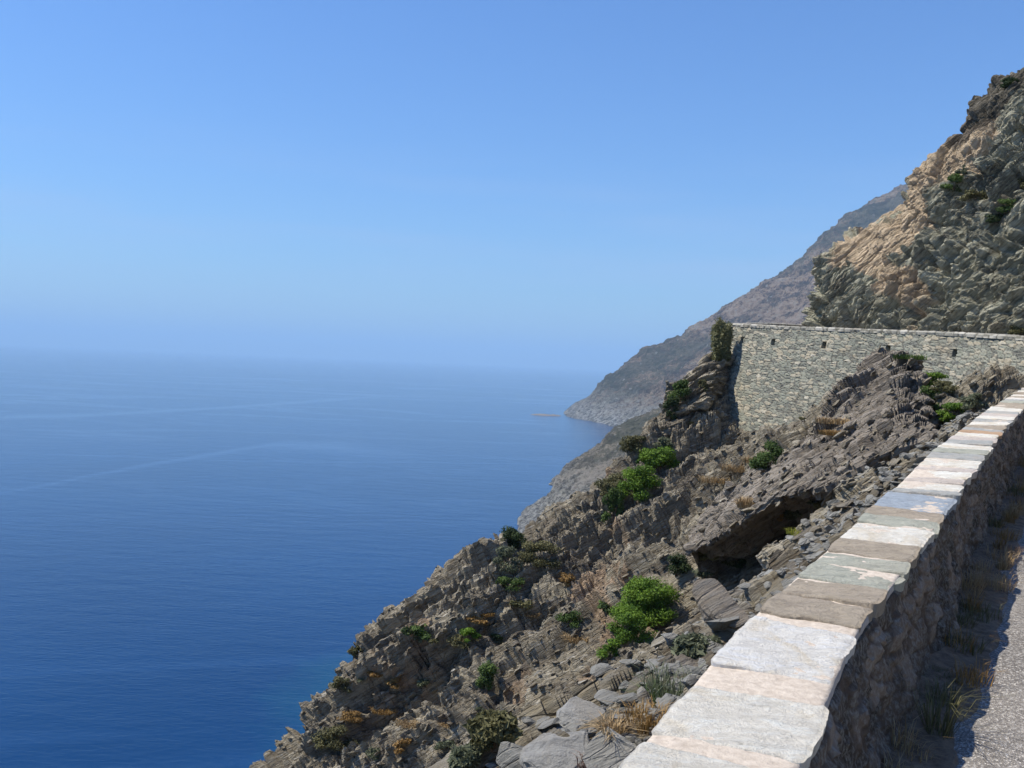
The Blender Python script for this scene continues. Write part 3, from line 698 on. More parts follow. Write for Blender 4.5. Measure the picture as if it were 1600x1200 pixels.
# ------------------------------------------------------------------ cliff above the road
def build_cliff():
    base = [P(1275,500,50.3)]
    # columns: base point, shoulder point, top point (x, y, z in metres)
    cols = [
      # behind the corner, hidden from here
      (np.array([24.,66.,1.2]), P(1420,420,66), P(1440,330,68)),
      (np.array([18.5,57.,1.]), P(1315,440,58), P(1345,370,60)),
      (P(1279,516,51.5), P(1278,450,52.2), P(1287,397,53.5)),
      (P(1290,516,49.5), P(1289,440,50.5), P(1322,378,53.2)),
      (P(1350,517,47), P(1355,430,48.5), P(1362,357,52)),
      (P(1400,518,45), P(1405,400,47), P(1410,311,50.5)),
      (P(1450,519,43), P(1450,380,45), P(1452,252,49)),
      (P(1500,521,41.2), P(1500,360,43), P(1492,213,47)),
      (P(1550,524,39.7), P(1550,340,41.3), P(1532,172,45.4)),
      (P(1600,527,38.2), P(1600,330,39.8), P(1590,120,44)),
      (np.array([21.6,34.5,.8]), P(1680,320,38), P(1690,40,43)),
      (np.array([22.5,29,.3]), np.array([25,30,8.]), np.array([30,33,18.])),
      (np.array([19.8,22.,-.3]), np.array([23,23,7.5]), np.array([29,24,18.])),
      (np.array([14.6,14.5,-1.]), np.array([18,14,6.5]), np.array([25,12,17.])),
      (np.array([9.3,5.,-1.7]), np.array([13,3,6.]), np.array([20,0,16.])),
      (np.array([7.2,-4.,-1.8]), np.array([11,-6,6.]), np.array([18,-9,15.])),
    ]
    rowsP = []
    for a, b_, c_ in cols:
        a = a.copy(); a[2] -= 1.2
        back = c_+np.array([10, 5.5, 2.5]); back2 = c_+np.array([26, 10, 9.])
        rowsP.append([a, b_, c_, back, back2])
    rowsP = np.array(rowsP)                             # (ncol, 5, 3)
    # resample: along v with a spline, then along u
    u_dense = []
    for k in range(rowsP.shape[1]):
        seg = rowsP[:, k]; out = []
        q = np.vstack([2*seg[0]-seg[1], seg, 2*seg[-1]-seg[-2]])
        for i in range(len(seg)-1):
            n = 150 if 2 <= i < 10 else 30
            t = np.linspace(0, 1, n, endpoint=False)[:, None]; p0, p1, p2, p3 = q[i:i+4]
            out.append(.5*((2*p1)+(-p0+p2)*t+(2*p0-5*p1+4*p2-p3)*t**2+(-p0+3*p1-3*p2+p3)*t**3))
        u_dense.append(np.vstack(out+[seg[-1:]]))
    u_dense = np.array(u_dense)                         # (5, nu, 3)
    outv = []
    q = np.concatenate([2*u_dense[:1]-u_dense[1:2], u_dense, 2*u_dense[-1:]-u_dense[-2:-1]])
    for i in range(4):
        n = (170, 210, 90, 14)[i]
        for t in np.linspace(0, 1, n, endpoint=False):
            p0, p1, p2, p3 = q[i:i+4]
            if i >= 2: outv.append(p1*(1-t)+p2*t)
            else: outv.append(.5*((2*p1)+(-p0+p2)*t+(2*p0-5*p1+4*p2-p3)*t**2+(-p0+3*p1-3*p2+p3)*t**3))
    G_ = np.array(outv).transpose(1, 0, 2)              # (nu, nv, 3)
    N = gnormals(G_); N = N.reshape(-1, 3)
    if N[:, 0].mean() > 0: N = -N
    p = G_.reshape(-1, 3)
    o1, c1, e1 = strata(p, 201, (3.8, 2.4, .95), .95, .7)
    o2, c2, e2 = strata(p, 211, (2.0, 1.0, .24), .36, .25)
    o3, c3, e3 = strata(p, 221, (.65, .36, .085), .12, .06)
    nu, nv = G_.shape[:2]; vi = np.tile(np.arange(nv), nu)
    # the smooth pale slab near the crest
    px, py = proj(p)
    def blob(cx, cy, rx, ry, ang):
        a = math.radians(ang); dx = px-cx; dy = py-cy
        u = (dx*math.cos(a)+dy*math.sin(a))/rx; v_ = (-dx*math.sin(a)+dy*math.cos(a))/ry
        return 1-sstep(.6, 1.2, np.hypot(u, v_)+.75*fbm(p*.7, 230, 5, .6))
    slab = np.maximum.reduce([blob(1398,362,80,40,-45), blob(1488,242,80,30,-40)*.8, blob(1335,392,52,20,-30)])
    och = blob(1405,445,40,50,-40)*.8
    calm = 1-.7*slab
    o4, c4, e4 = strata(p, 251, (.9, .9, .9), .14, .2)
    off = o1*.8*calm+o2*calm+o3*(.3+.7*calm)+o4*calm+.6*fbm(p*.17, 240, 3)*calm+.05*fbm(p*4, 243, 3)
    cq = np.stack([p@T1*.3, p@T2*.42, p@NB*.75], 1)
    off -= (1.1*sstep(.12, .4, fbm(cq+4, 261, 3))+.4*sstep(.12, .4, fbm(cq*2.6+7, 266, 3)))*calm
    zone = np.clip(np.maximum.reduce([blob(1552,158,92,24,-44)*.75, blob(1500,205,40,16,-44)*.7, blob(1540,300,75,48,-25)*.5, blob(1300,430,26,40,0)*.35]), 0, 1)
    edgefix = sstep(0, 25, vi)
    dv_ = N*.72+NB*.42; dv_ /= np.linalg.norm(dv_, axis=1, keepdims=True)
    p2 = p+dv_*(off*(.25+.75*edgefix))[:, None]
    A = np.stack([.55*c2+.25*c1+.2*c3, sstep(0, .3, e2), np.clip(slab*1.0+och, 0, 1), c3], 1)
    f_ = gridF(nu, nv)
    co = mesh_obj('cliff', p2, f_, M['cliff'], attr=A)
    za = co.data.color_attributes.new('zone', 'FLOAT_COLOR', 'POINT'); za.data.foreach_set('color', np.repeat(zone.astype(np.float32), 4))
    return co, p2.reshape(nu, nv, 3)
cliff, CV = build_cliff()
tag(cliff, kind='structure')

# ------------------------------------------------------------------ far mountain and headland
def sea_at(px, py):
    d = ray(px, py); return d*(SEA/d[2])
def land(name, top, coast, back, nu, nv, amp, sc, material, seed, bulge=0):
    rows = [[], [], [], [], [], []]
    for a, b_ in zip(top, coast):
        c = P(*a); e = sea_at(*b_); m1 = c*.68+e*.32; m2 = c*.34+e*.66
        m1[2] += bulge; m2[2] += bulge
        e2 = e.copy(); e2[2] -= 12
        k = c+np.array(back); k[2] = c[2]-(c[2]-SEA)*.35; k2 = c+np.array(back)*3; k2[2] = SEA-20
        for r_, p_ in zip(rows, (k2, k, c, m1, m2, e2)): r_.append(p_)
    G_ = sheet(rows, [max(6, nv//12), nv//5, nv, nv, nv], nu)
    N = gnormals(G_).reshape(-1, 3); N *= np.sign(N[:, 2:3]+1e-9); p = G_.reshape(-1, 3)
    vi = np.repeat(np.arange(G_.shape[0]), G_.shape[1])
    gul = ridge(np.stack([p[:, 0]*.0050*sc, p[:, 1]*.0032*sc, p[:, 2]*.0042*sc], 1)+3, seed, 5, .55)
    off = amp*(.6*gul-.5+.5*fbm(p*sc*.02, seed+9, 5, .6))+amp*.26*ridge(p*sc*.05, seed+15, 5, .62)
    off *= .35+.65*sstep(SEA, SEA+60/sc, p[:, 2])
    V = p+N*off[:, None]
    return mesh_obj(name, V, gridF(*G_.shape[:2]), material)
MR = [(872,650,2110),(905,628,2130),(940,602,2160),(985,567,2200),(1030,539,2230),(1080,514,2260),(1130,484,2300),(1180,452,2320),(1240,411,2340),(1270,385,2360),(1300,356,2380),(1330,334,2400),(1385,307,2430),(1430,283,2450),(1500,262,2550),(1600,215,2650)]
MC = [(869,651.5),(890,657),(915,661),(945,668),(985,678),(1020,688),(1060,690),(1100,690),(1150,690),(1175,690),(1200,695),(1230,700),(1270,710),(1300,720),(1360,740),(1450,760)]
tag(land('far_mountain', MR, MC, (90, 330, 0), 44, 190, 28, 1.0, M['far'], 900), kind='structure')
HR = [(809,822,596),(815,806,600),(826,792,612),(862,764,635),(872,740,652),(900,717,660),(930,692,675),(965,664,690),(1000,644,700),(1040,624,710),(1080,605,720),(1130,592,730),(1180,577,740),(1300,560,760)]
HC = [(805,833),(807,840),(812,850),(826,868),(840,880),(856,900),(875,915),(900,930),(925,945),(950,960),(980,975),(1010,990),(1050,1000),(1150,1020)]
tag(land('headland', HR, HC, (26, 70, 0), 42, 110, 6.5, 4.0, M['mid'], 940), kind='structure')
def islet(px, py, L, W, Hh, seed):
    d = ray(px, py); Y = SEA/d[2]; c = d*Y
    n = 40; u, v = np.meshgrid(np.linspace(-1.1, 1.1, n), np.linspace(-1.1, 1.1, n), indexing='ij')
    q = np.stack([u.ravel()*L, v.ravel()*W, 0*u.ravel()], 1)
    z = Hh*(1-np.hypot(u, v).ravel()**1.5)*(.7+.6*fbm(q*.05+seed, seed, 5, .6))+Hh*.3*fbm(q*.12, seed+4, 4)-1
    z = np.maximum(z, -4)
    return mesh_obj('islet', np.stack([q[:, 0], q[:, 1], z], 1), gridF(n, n), M['outcrop'], loc=(c[0], c[1], SEA))
tag(islet(853, 649, 36, 14, 7, 5), 'low dark rock islet in the sea just off the tip of the far mountain', 'islet')

def crag(name, rows, su, sv, seed, amp, material, inward=None):
    G_ = sheet(rows, su, sv); N = gnormals(G_).reshape(-1, 3); p = G_.reshape(-1, 3)
    c = G_.mean((0, 1)); 
    if ((p-c)*N).sum(1).mean() < 0: N = -N
    o2, c2, e2 = strata(p, seed, (2.2, 1.1, .30), .34*amp, .3); o3, c3, e3 = strata(p, seed+10, (.6, .35, .10), .11*amp, .1)
    off = o2+o3+.25*amp*fbm(p*.7, seed+20, 4)+.03*fbm(p*6, seed+23, 3)
    A = np.stack([.6*c2+.4*c3, sstep(0, .3, e2), 0*c2, c3], 1)
    return mesh_obj(name, p+N*off[:, None], gridF(*G_.shape[:2]), material, attr=A)
# rows run from the hidden back over the crest, down the lit face, under the overhang
oc = crag('rock_outcrop', [
    [P(1120,795,34), P(1195,735,32), P(1290,690,32), P(1340,640,34.5), P(1400,600,35), P(1450,640,32), P(1475,690,27)],
    [P(1092,818,31.5), P(1165,765,29.5), P(1258,690,28.5), P(1336,588,31), P(1396,554,31.3), P(1428,572,30), P(1458,672,25)],
    [P(1082,838,29.8), P(1152,792,27.8), P(1238,722,26.5), P(1328,658,27.4), P(1396,612,27.6), P(1438,636,26.3), P(1458,688,23.6)],
    [P(1078,862,27.4), P(1148,820,25.2), P(1222,776,23.8), P(1312,748,22.8), P(1380,710,22.6), P(1430,694,22.2), P(1458,689,21.8)],
    [P(1086,874,28.6), P(1155,834,26.8), P(1228,792,26.4), P(1316,762,26.4), P(1384,722,27), P(1434,704,26), P(1458,694,23.2)],
    [P(1098,905,30), P(1165,878,29.4), P(1236,850,29.4), P(1316,815,29), P(1384,770,29.2), P(1434,735,28), P(1460,706,25)],
    [P(1110,960,28), P(1175,930,27.6), P(1240,905,27.4), P(1316,880,26.8), P(1384,815,27), P(1434,765,26.5), P(1464,722,24)]], [20,60,64,26,44,26], 60, 400, 1.0, M['outcrop'])
tag(oc, kind='structure')
cr = crag('ridge_crag', [
    [P(1160,575,48), P(1140,590,47), P(1118,625,46), P(1090,670,45)],
    [P(1152,538,46.6), P(1118,556,45.6), P(1084,590,44.6), P(1046,604,44)],
    [P(1146,552,45.4), P(1110,578,44.3), P(1074,608,43.6), P(1038,622,43.3)],
    [P(1138,580,44.8), P(1102,622,43.0), P(1070,655,42.3), P(1032,672,42)],
    [P(1140,604,45.6), P(1114,645,43.8), P(1082,676,42.8), P(1040,690,42)],
    [P(1146,640,45.0), P(1130,680,43.4), P(1100,705,42.2), P(1060,712,41.5)]], [16,30,44,24,34], 60, 450, .9, M['slope'])
tag(cr, kind='structure')
# ------------------------------------------------------------------ ray casting on the finished ground
def bvh_of(*objs):
    vs = []; ps = []; k = 0
    for o in objs:
        me = o.data; co = np.empty(len(me.vertices)*3, np.float32); me.vertices.foreach_get('co', co)
        co = co.reshape(-1, 3)
        fi = np.empty(len(me.loops), np.int32); me.loops.foreach_get('vertex_index', fi); fi = fi.reshape(-1, 4)
        sel = (co[fi[:, 0]][:, 1] < 75)
        vs += [tuple(c) for c in co.tolist()]; ps += (fi[sel]+k).tolist(); k += len(co)
    return BVHTree.FromPolygons(vs, ps)
BV = bvh_of(slope, oc, cr); BC = bvh_of(cliff)
def hit(px, py, tree=None):
    d = Vector(ray(px, py)).normalized()
    h = (tree or BV).ray_cast(Vector((0, 0, 0)), d)
    return (np.array(h[0]), np.array(h[1])) if h[0] is not None else (None, None)
def down(x, y, tree=None):
    h = (tree or BV).ray_cast(Vector((x, y, 60)), Vector((0, 0, -1)))
    return (np.array(h[0]), np.array(h[1])) if h[0] is not None else (None, None)

# ------------------------------------------------------------------ plants
NR = np.random.default_rng(11)
def leaves(centres, normals, size, elong=1.5, tone=None):
    n = len(centres); a = NR.normal(size=(n, 3)); a /= np.linalg.norm(a, axis=1, keepdims=True)
    nn = normals+NR.normal(size=(n, 3))*.7; nn /= np.linalg.norm(nn, axis=1, keepdims=True)
    t = np.cross(nn, a); t /= np.linalg.norm(t, axis=1, keepdims=True)+1e-9; b_ = np.cross(nn, t)
    s = size*NR.uniform(.55, 1.25, (n, 1))
    V = np.stack([centres-t*s*elong, centres+b_*s*.6+nn*s*.2, centres+t*s*elong, centres-b_*s*.6+nn*s*.2], 1).reshape(-1, 3)
    Fq = np.arange(4*n).reshape(n, 4)
    tone = NR.random(n) if tone is None else np.clip(tone+NR.normal(size=n)*.18, 0, 1)
    return V, Fq, np.repeat(tone, 4)[:, None]*np.ones((1, 3))
def tubes(segs):
    V = []; Fc = []
    for a, b_, ra, rb in segs:
        d = b_-a; L = np.linalg.norm(d)+1e-9; d = d/L; x = np.cross(d, [.3, .8, .5]); x /= np.linalg.norm(x); y = np.cross(d, x); k = len(V)
        for c, r_ in ((a, ra), (b_, rb)):
            for j in range(5): t = j*2*math.pi/5; V.append(c+(x*math.cos(t)+y*math.sin(t))*r_)
        for j in range(5): Fc.append((k+j, k+(j+1) % 5, k+5+(j+1) % 5, k+5+j))
    return np.array(V), Fc
def shrub(at, w, h, kind, label, group=None, n=None, leaf=None, clumps=14, upright=False, name='shrub', cat='shrub', depth=None, lean=(0, 0), density=1.0):
    """a shrub: many leaf clumps on twigs; w,h in metres"""
    rt = empty(name, at); tag(rt, label, cat, group)
    depth = depth or w*.8; leaf = leaf or .035
    C = []; segs = []; tones = []; Nn = []
    npc = int((n or 2600)*density/clumps)
    for k in range(clumps):
        a = NR.uniform(0, 6.28); r_ = math.sqrt(NR.random()); zz = NR.uniform(.15, 1)
        prof_ = (math.sqrt(max(0, 1-(zz-.35)**2/.55)) if not upright else .55+.45*zz)
        c = np.array([math.cos(a)*r_*w*.42*prof_+lean[0]*zz, math.sin(a)*r_*depth*.42*prof_+lean[1]*zz, zz*h*.86])
        rad = np.array([w, depth, h*(.9 if not upright else 1.6)])*NR.uniform(.13, .24)
        q = NR.normal(size=(npc, 3)); q /= np.linalg.norm(q, axis=1, keepdims=True); Nn.append(q.copy())
        q = q*NR.uniform(.45, 1.08, (npc, 1)); C.append(c+q*rad); tones.append(np.full(npc, NR.uniform(.15, .85)))
        segs.append((np.zeros(3), c*np.array([.45, .45, .6]), .014*h**.5, .009)); segs.append((c*np.array([.45, .45, .6]), c, .009, .004))
    C = np.vstack(C); ok = C[:, 2] > -.05*h
    Nn = np.vstack(Nn)[ok]; C = C[ok]; Nn[:, 2] += .5
    if upright: Nn = Nn*np.array([1, 1, .25])
    V, Fq, A = leaves(C, Nn, leaf, 1.4 if not upright else 2.6, np.concatenate(tones)[ok])
    mesh_obj('foliage', V, Fq, LEAF[kind], rt, attr=A, attrname='leaf')
    tv, tf = tubes(segs); mesh_obj('stem', tv, tf, M['twig'], rt)
    return rt
def blades(n, rad, h, spread, wd, lean=None):
    a = NR.uniform(0, 6.28, n); r_ = np.sqrt(NR.random(n))*rad; base = np.stack([np.cos(a)*r_, np.sin(a)*r_, 0*a], 1)
    b2 = NR.uniform(0, 6.28, n); out = np.stack([np.cos(b2), np.sin(b2), 0*a], 1)*.6+base/(rad+1e-6)*.6
    if lean is not None: out = out+np.array(lean)
    hh = h*NR.uniform(.5, 1.1, n)[:, None]; sp = spread*NR.uniform(.3, 1.2, n)[:, None]
    side = np.cross(out, [0, 0, 1]); side /= np.linalg.norm(side, axis=1, keepdims=True)+1e-9; side *= wd
    m1 = base+out*hh*sp*.35+np.array([0, 0, 1])*hh*.6; m2 = base+out*hh*sp+np.array([0, 0, 1])*hh*(1-.35*sp)
    V = np.stack([base-side, base+side, m1+side*.7, m1-side*.7, m2+side*.15, m2-side*.15], 1).reshape(-1, 3)
    k = np.arange(n)[:, None]*6; Fq = np.concatenate([k+np.array([0, 1, 2, 3]), k+np.array([3, 2, 4, 5])], 0)
    return V, Fq, np.repeat(NR.random(n), 6)[:, None]*np.ones((1, 3))
def tuft(at, rad, h, kind, label, group=None, n=140, spread=.7, wd=.004, name='grass_tuft', cat='grass', lean=None):
    V, Fq, A = blades(n, rad, h, spread, wd, lean)
    o = mesh_obj(name, V, Fq, LEAF[kind], attr=A, attrname='leaf', loc=at); tag(o, label, cat, group); return o
GS = 'shrubs growing on the rocky slope'; GG = 'dry grass clumps on the rocky slope'
def px_shrub(px, py, wpx, hpx, kind, label, tree=None, group=GS, sink=.1, **k):
    """px, py: foot of the plant in the photograph"""
    p, n_ = hit(px, py, tree)
    if p is None: print('no ground under', px, py); return None
    s = p[1]/F; k.setdefault('leaf', max(.018, 1.5*s)); 
    k['n'] = int(k.get('n', 2600)*1.5)
    return shrub(p-np.array([0, 0, sink*hpx*s]), wpx*s*1.28, hpx*s*1.2, kind, label, group, **k)
SH = [
 # foot px, foot py, width, height, kind, label, extra
 (1128,556,30,52,'broom','tall upright grey green shrub at the left end of the stone retaining wall',dict(upright=True,n=5200,clumps=30)),
 (1062,628,30,32,'green','green shrub hanging on the rock edge below the tall upright shrub',dict(n=1500)),
 (1048,652,24,34,'dark','dark narrow shrub on the ridge edge with far coast behind',dict(n=1300)),
 (1096,612,16,18,'olive','small olive shrub on dark rocks left of the retaining wall',dict(n=700)),
 (1030,738,54,36,'bright','large bright green shrub in the middle of the slope',dict(n=6500,clumps=30,density=1.3)),
 (998,775,56,44,'bright','bright green shrub trailing down left of the largest one',dict(n=4200,clumps=20)),
 (958,815,30,48,'green','lowest trailing green shrub under the two bright ones mid slope',dict(n=2200)),
 (955,775,46,38,'olive','olive shrub behind the trailing bright green shrubs',dict(n=2400)),
 (992,706,38,24,'olive','flat olive shrub on the ridge above the large bright shrub',dict(n=1500)),
 (1036,702,26,18,'sage','small grey green shrub under pale rocks on the ridge',dict(n=900)),
 (806,856,40,32,'dark','dark green shrub on the skyline of the slope above the sea',dict(n=2400)),
 (842,880,54,34,'olive','yellowish olive shrub beside the dark skyline shrub',dict(n=3000)),
 (790,888,40,32,'sage','grey dry shrub below the dark skyline shrub',dict(n=1700)),
 (1012,968,88,60,'bright','vivid green bush on the lower slope nearest the parapet',dict(n=9000,clumps=40,density=1.4)),
 (978,1002,66,52,'bright','vivid green lower half of the bush clump beside the rubble',dict(n=5200,clumps=22)),
 (952,1030,34,30,'bright','small bright green shrub at the foot of the vivid bush',dict(n=1700)),
 (1200,732,44,42,'green','soft green shrub at the foot of the retaining wall',dict(n=2600)),
 (1056,900,40,34,'dark','dim green shrub in the shaded rocks above the vivid bush',dict(n=1700)),
 (1092,1020,60,26,'sage','low grey green shrub at the edge of the rubble by the parapet',dict(n=2600,clumps=20)),
 (733,1000,28,18,'bright','small bright green plant on the left slope ledge',dict(n=1000)),
 (722,1010,40,20,'olive','olive plant just under the small bright one on the left slope',dict(n=1100)),
 (760,1080,38,40,'green','rounded green shrub with dry base in the middle of the lower slope',dict(n=2000)),
 (770,1170,70,50,'olive','wide olive shrub near the bottom edge of the picture',dict(n=3600,clumps=20)),
 (735,1200,50,36,'sage','grey green shrub at the bottom edge left of the grey slabs',dict(n=2200)),
 (528,1168,56,36,'olive','olive brown shrub low on the left skyline above the sea',dict(n=3000)),
 (558,1028,22,18,'olive','tiny olive shrub on the left skyline',dict(n=800)),
 (532,1080,26,22,'olive','small round shrub on the left skyline above blue water',dict(n=900)),
 (585,1184,22,14,'sage','small grey shrub on pale ground at the lower left',dict(n=700)),
 (885,915,22,20,'ochre','small ochre dry shrub mid slope left of the vivid bush',dict(n=800)),
 (890,978,34,24,'green','thin green shrub on a ledge left of the vivid bush',dict(n=1100)),
 (795,918,40,18,'green','flat green plant on the slope under the skyline shrubs',dict(n=1100)),
 (548,1128,34,14,'ochre','rust coloured dry shrub on the lower left slope',dict(n=1800)),
 (1450,604,50,22,'bright','bright green shrub under the right part of the retaining wall',dict(n=2600)),
 (1462,640,46,34,'green','green shrub between the dark outcrop and the parapet',dict(n=2600)),
 (1492,657,52,26,'bright','yellowish green shrub beside the parapet behind the outcrop',dict(n=2600)),
 (1520,640,40,26,'sage','grey green shrub touching the parapet below the retaining wall',dict(n=1600)),
 (1478,612,36,18,'olive','small olive shrub at the wall foot behind the outcrop',dict(n=1200)),
]
for a in SH: px_shrub(*a[:6], **a[6])
CL = [(1490,292,34,22,'green','green tuft of bush on the high cliff near the skyline'),
      (1528,312,40,18,'olive','olive bush on a ledge high on the cliff'),
      (1578,330,46,20,'green','green bush on the right ledge of the cliff'),
      (1560,345,30,14,'dark','dark bush below the green one on the cliff ledge'),
      (1592,290,24,24,'olive','olive bush at the right edge of the cliff'),
      (1508,268,24,12,'sage','grey green cushion plant on the cliff top rocks'),
      (1575,135,30,14,'dark','dark bush on the cliff skyline at top right'),
      (1396,318,14,16,'dark','small dark bush where the cliff crest meets the far mountain'),
      (1590,522,30,16,'olive','yellow green bush at the cliff foot above the road')]
for a in CL: px_shrub(*a, tree=BC, group='shrubs on the cliff above the road', n=1300, sink=.3)
TF = [(1150,735,.55,.35,'straw','tan dry grass clump under the retaining wall'),
      (1115,752,.6,.3,'straw','pale dry grass clump left of the soft green shrub'),
      (1180,722,.5,.3,'straw','dry grass clump close beside the soft green shrub'),
      (1168,792,.35,.5,'straw','pale drooping grass clump on a steep rock mid slope'),
      (1300,660,.5,.25,'straw','dry grass strip on the ledge under the retaining wall'),
      (1300,678,.4,.2,'ochre','rusty dry grass on the ledge below the retaining wall'),
      (1250,832,.16,.09,'yellow','yellow flowering plant at the foot of the parapet'),
      (1420,560,.5,.2,'green','thin grass at the peak of the dark outcrop'),
      (955,1150,.05,.17,'straw','tall dry grass tuft between the grey slabs and the parapet'),
      (942,1190,.12,.07,'rose','pinkish dry cushion plant at the bottom beside the parapet'),
      (925,1196,.10,.06,'rose','pinkish dry cushion beside the big grey slab'),
      (1052,1088,.1,.14,'sage','pale flowering weed against the parapet side'),
      (1010,1125,.07,.09,'ochre','rusty little grass tuft by the parapet side'),
      (1030,1100,.06,.1,'green','thin green weed in the rubble beside the parapet'),
      (600,1110,.4,.14,'ochre','rust coloured grass on pale ground at the lower left'),
      (640,1130,.45,.16,'straw','pale straw grass on the lower left slope'),
      (700,1130,.35,.14,'straw','pale straw grass right of the pale ground at the lower left'),
      (830,960,.25,.14,'straw','small straw patch above the left slope ledge'),
      (760,960,.25,.14,'ochre','ochre grass patch on the left slope'),
      (900,1000,.4,.25,'straw','straw patch left of the vivid bush')]
for px, py, rad, h, kind, lab in TF:
    p, n_ = hit(px, py)
    if p is None: continue
    near = p[1] < 12; sc_ = p[1]/{1150:38,1115:38,1180:38,1168:36,1300:32,1250:12,1420:30,955:5,942:4.5,905:4.5,1052:3.3,1010:3.3,870:7,1030:3.3}.get(px, 31); rad *= sc_; h *= sc_
    tuft(p-np.array([0, 0, .03]), rad, h, kind, lab, GG, n=260 if near else 420, wd=.0025 if near else .012, spread=1.0)

protos = [shrub((0, 0, -300), .55, .28, kd, 'x', None, n=520, leaf=.045, clumps=9, name='scrub_cushion', cat='scrub') for kd in ('olive', 'sage', 'ochre', 'dark', 'olive', 'green')]
names = {0: 'olive', 1: 'grey green', 2: 'ochre', 3: 'dark green', 4: 'olive', 5: 'green'}
placed = 0; tries = 0
while placed < 55 and tries < 1500:
    tries += 1
    px_, py_ = NR.uniform(470, 1330), NR.uniform(640, 1190)
    p, n_ = hit(px_, py_)
    if p is None or not 14 < p[1] < 48 or n_[2] < .35: continue
    if fbm(np.array([p*.22]), 333, 3)[0] < -.12: continue
    k_ = int(NR.integers(0, 6)); src = protos[k_]; first = not src.get('used')
    rt = src if first else src.copy()
    if first: src['used'] = 1
    else:
        COL.objects.link(rt)
        for ch in list(src.children):
            c2_ = ch.copy(); COL.objects.link(c2_); c2_.parent = rt
    rt.location = p-np.array([0, 0, .08]); q_ = NR.uniform(.5, 1.5)
    rt.scale = (q_*NR.uniform(.8, 1.5), q_, q_*NR.uniform(.7, 1.1)); rt.rotation_euler = (0, 0, NR.uniform(0, 6.28))
    tag(rt, 'small low %s scrub cushion scattered among the slope rocks' % names[k_], 'scrub', 'low scrub cushions scattered over the slope')
    placed += 1
for src in protos:
    if src.get('used'): del src['used']
    else:
        for ch in list(src.children): bpy.data.objects.remove(ch)
        bpy.data.objects.remove(src)
# dry weeds along the inner foot of the parapet
k = 0
GW = 'dry weeds along the foot of the parapet'
for s in np.arange(1.0, 24, .24):
    i = int(np.argmin(np.abs(cs-(s+NR.uniform(-.15, .15)))))
    if i >= len(cs)-2: break
    off = NR.uniform(.30, .48); xy = cpath[i, :2]+crn[i]*off
    z = cpath[i, 2]-WALLH+.01
    hgt = NR.uniform(.07, .18) if NR.random() < .85 else NR.uniform(.18, .27)
    kind = ('straw', 'straw', 'ochre', 'olive', 'rose')[int(NR.integers(0, 5))]
    tuft((xy[0], xy[1], z), NR.uniform(.04, .12), hgt, kind, 'dry straw coloured weed at the shaded foot of the parapet beside the asphalt', GW, n=int(NR.integers(70, 110)), wd=.0022, spread=1.1, name='dry_weed', cat='weed', lean=(crn[i, 0]*.25, crn[i, 1]*.25, 0))

# ------------------------------------------------------------------ loose stones
def stone_chunks(n):
    """a handful of angular flat chunks used many times inside the one rubble mesh"""
    out = []
    for k in range(n):
        u = NR.normal(size=(26, 3)); u /= np.linalg.norm(u, axis=1, keepdims=True)
        ax = NR.normal(size=(7, 3)); ax /= np.linalg.norm(ax, axis=1, keepdims=True); cut = NR.uniform(.45, .85, 7)
        for a_, c_ in zip(ax, cut):
            d = u@a_; u = np.where((d > c_)[:, None], u-(d-c_)[:, None]*a_, u)
        import bmesh
        bm = bmesh.new()
        for q in u: bm.verts.new(q)
        bmesh.ops.convex_hull(bm, input=bm.verts[:])
        bmesh.ops.delete(bm, geom=[v_ for v_ in bm.verts if not v_.link_faces], context='VERTS')
        bm.verts.index_update()
        out.append((np.array([v_.co[:] for v_ in bm.verts]), np.array([[v_.index for v_ in f.verts] for f in bm.faces if len(f.verts) == 3])))
        bm.free()
    return out
CH = stone_chunks(24)
def rot(a, b_, c_):
    return np.array(Matrix.Rotation(c_, 3, 'Z')@Matrix.Rotation(b_, 3, 'Y')@Matrix.Rotation(a, 3, 'X'))
BM = np.stack([T1, T2, NB], 1)
def scatter(name, pts, sizes, flat, material, label=None, align=True):
    Vs = []; Fs = []; As = []; k = 0
    for p, s in zip(pts, sizes):
        cv, cf = CH[int(NR.integers(0, len(CH)))]
        r_ = rot(NR.normal()*.25, NR.normal()*.25, NR.uniform(0, 6.28)); B = BM@r_ if align else r_
        sc_ = np.array([1, NR.uniform(.5, .9), NR.uniform(*flat)])*s
        v_ = (cv*sc_)@B.T+p; Vs.append(v_); Fs.append(cf+k); k += len(cv); As.append(np.tile([NR.random(), NR.random(), 0, NR.random()], (len(cv), 1)))
    return mesh_obj(name, np.vstack(Vs), np.vstack(Fs), material, attr=np.vstack(As).astype(np.float32))
pts = []; sz = []
for _ in range(5200):                                     # berm beside the parapet
    s = NR.uniform(0, 1)**1.3*24; i = int(np.argmin(np.abs(cs-s))) if s < cs[-1] else len(cs)-1
    off = -(.30+abs(NR.normal())*.75); xy = cpath[i, :2]+crn[i]*off
    p, n_ = down(*xy)
    if p is None: continue
    r_ = .02+.055*NR.random()**2.2+(.08 if NR.random() < .04 else 0); 
    if off > -.45: r_ = min(r_, .06)
    pts.append(p+np.array([0, 0, r_*.1])); sz.append(r_*1.3)
M['rubblem'] = schist('loose schist stones', [(.2,(.09,.085,.075)),(.4,(.19,.18,.155)),(.6,(.31,.30,.27)),(.8,(.44,.43,.40))], tan=(.34,.26,.18), tanamt=.7, paleamt=.62, sc=3, bump=.012)
tag(scatter('rubble', pts, sz, (.22, .5), M['rubblem'], align=False), 'loose grey schist rubble heaped along the seaward side of the parapet', 'rubble', kind='stuff')
pts = []; sz = []
tries = 0
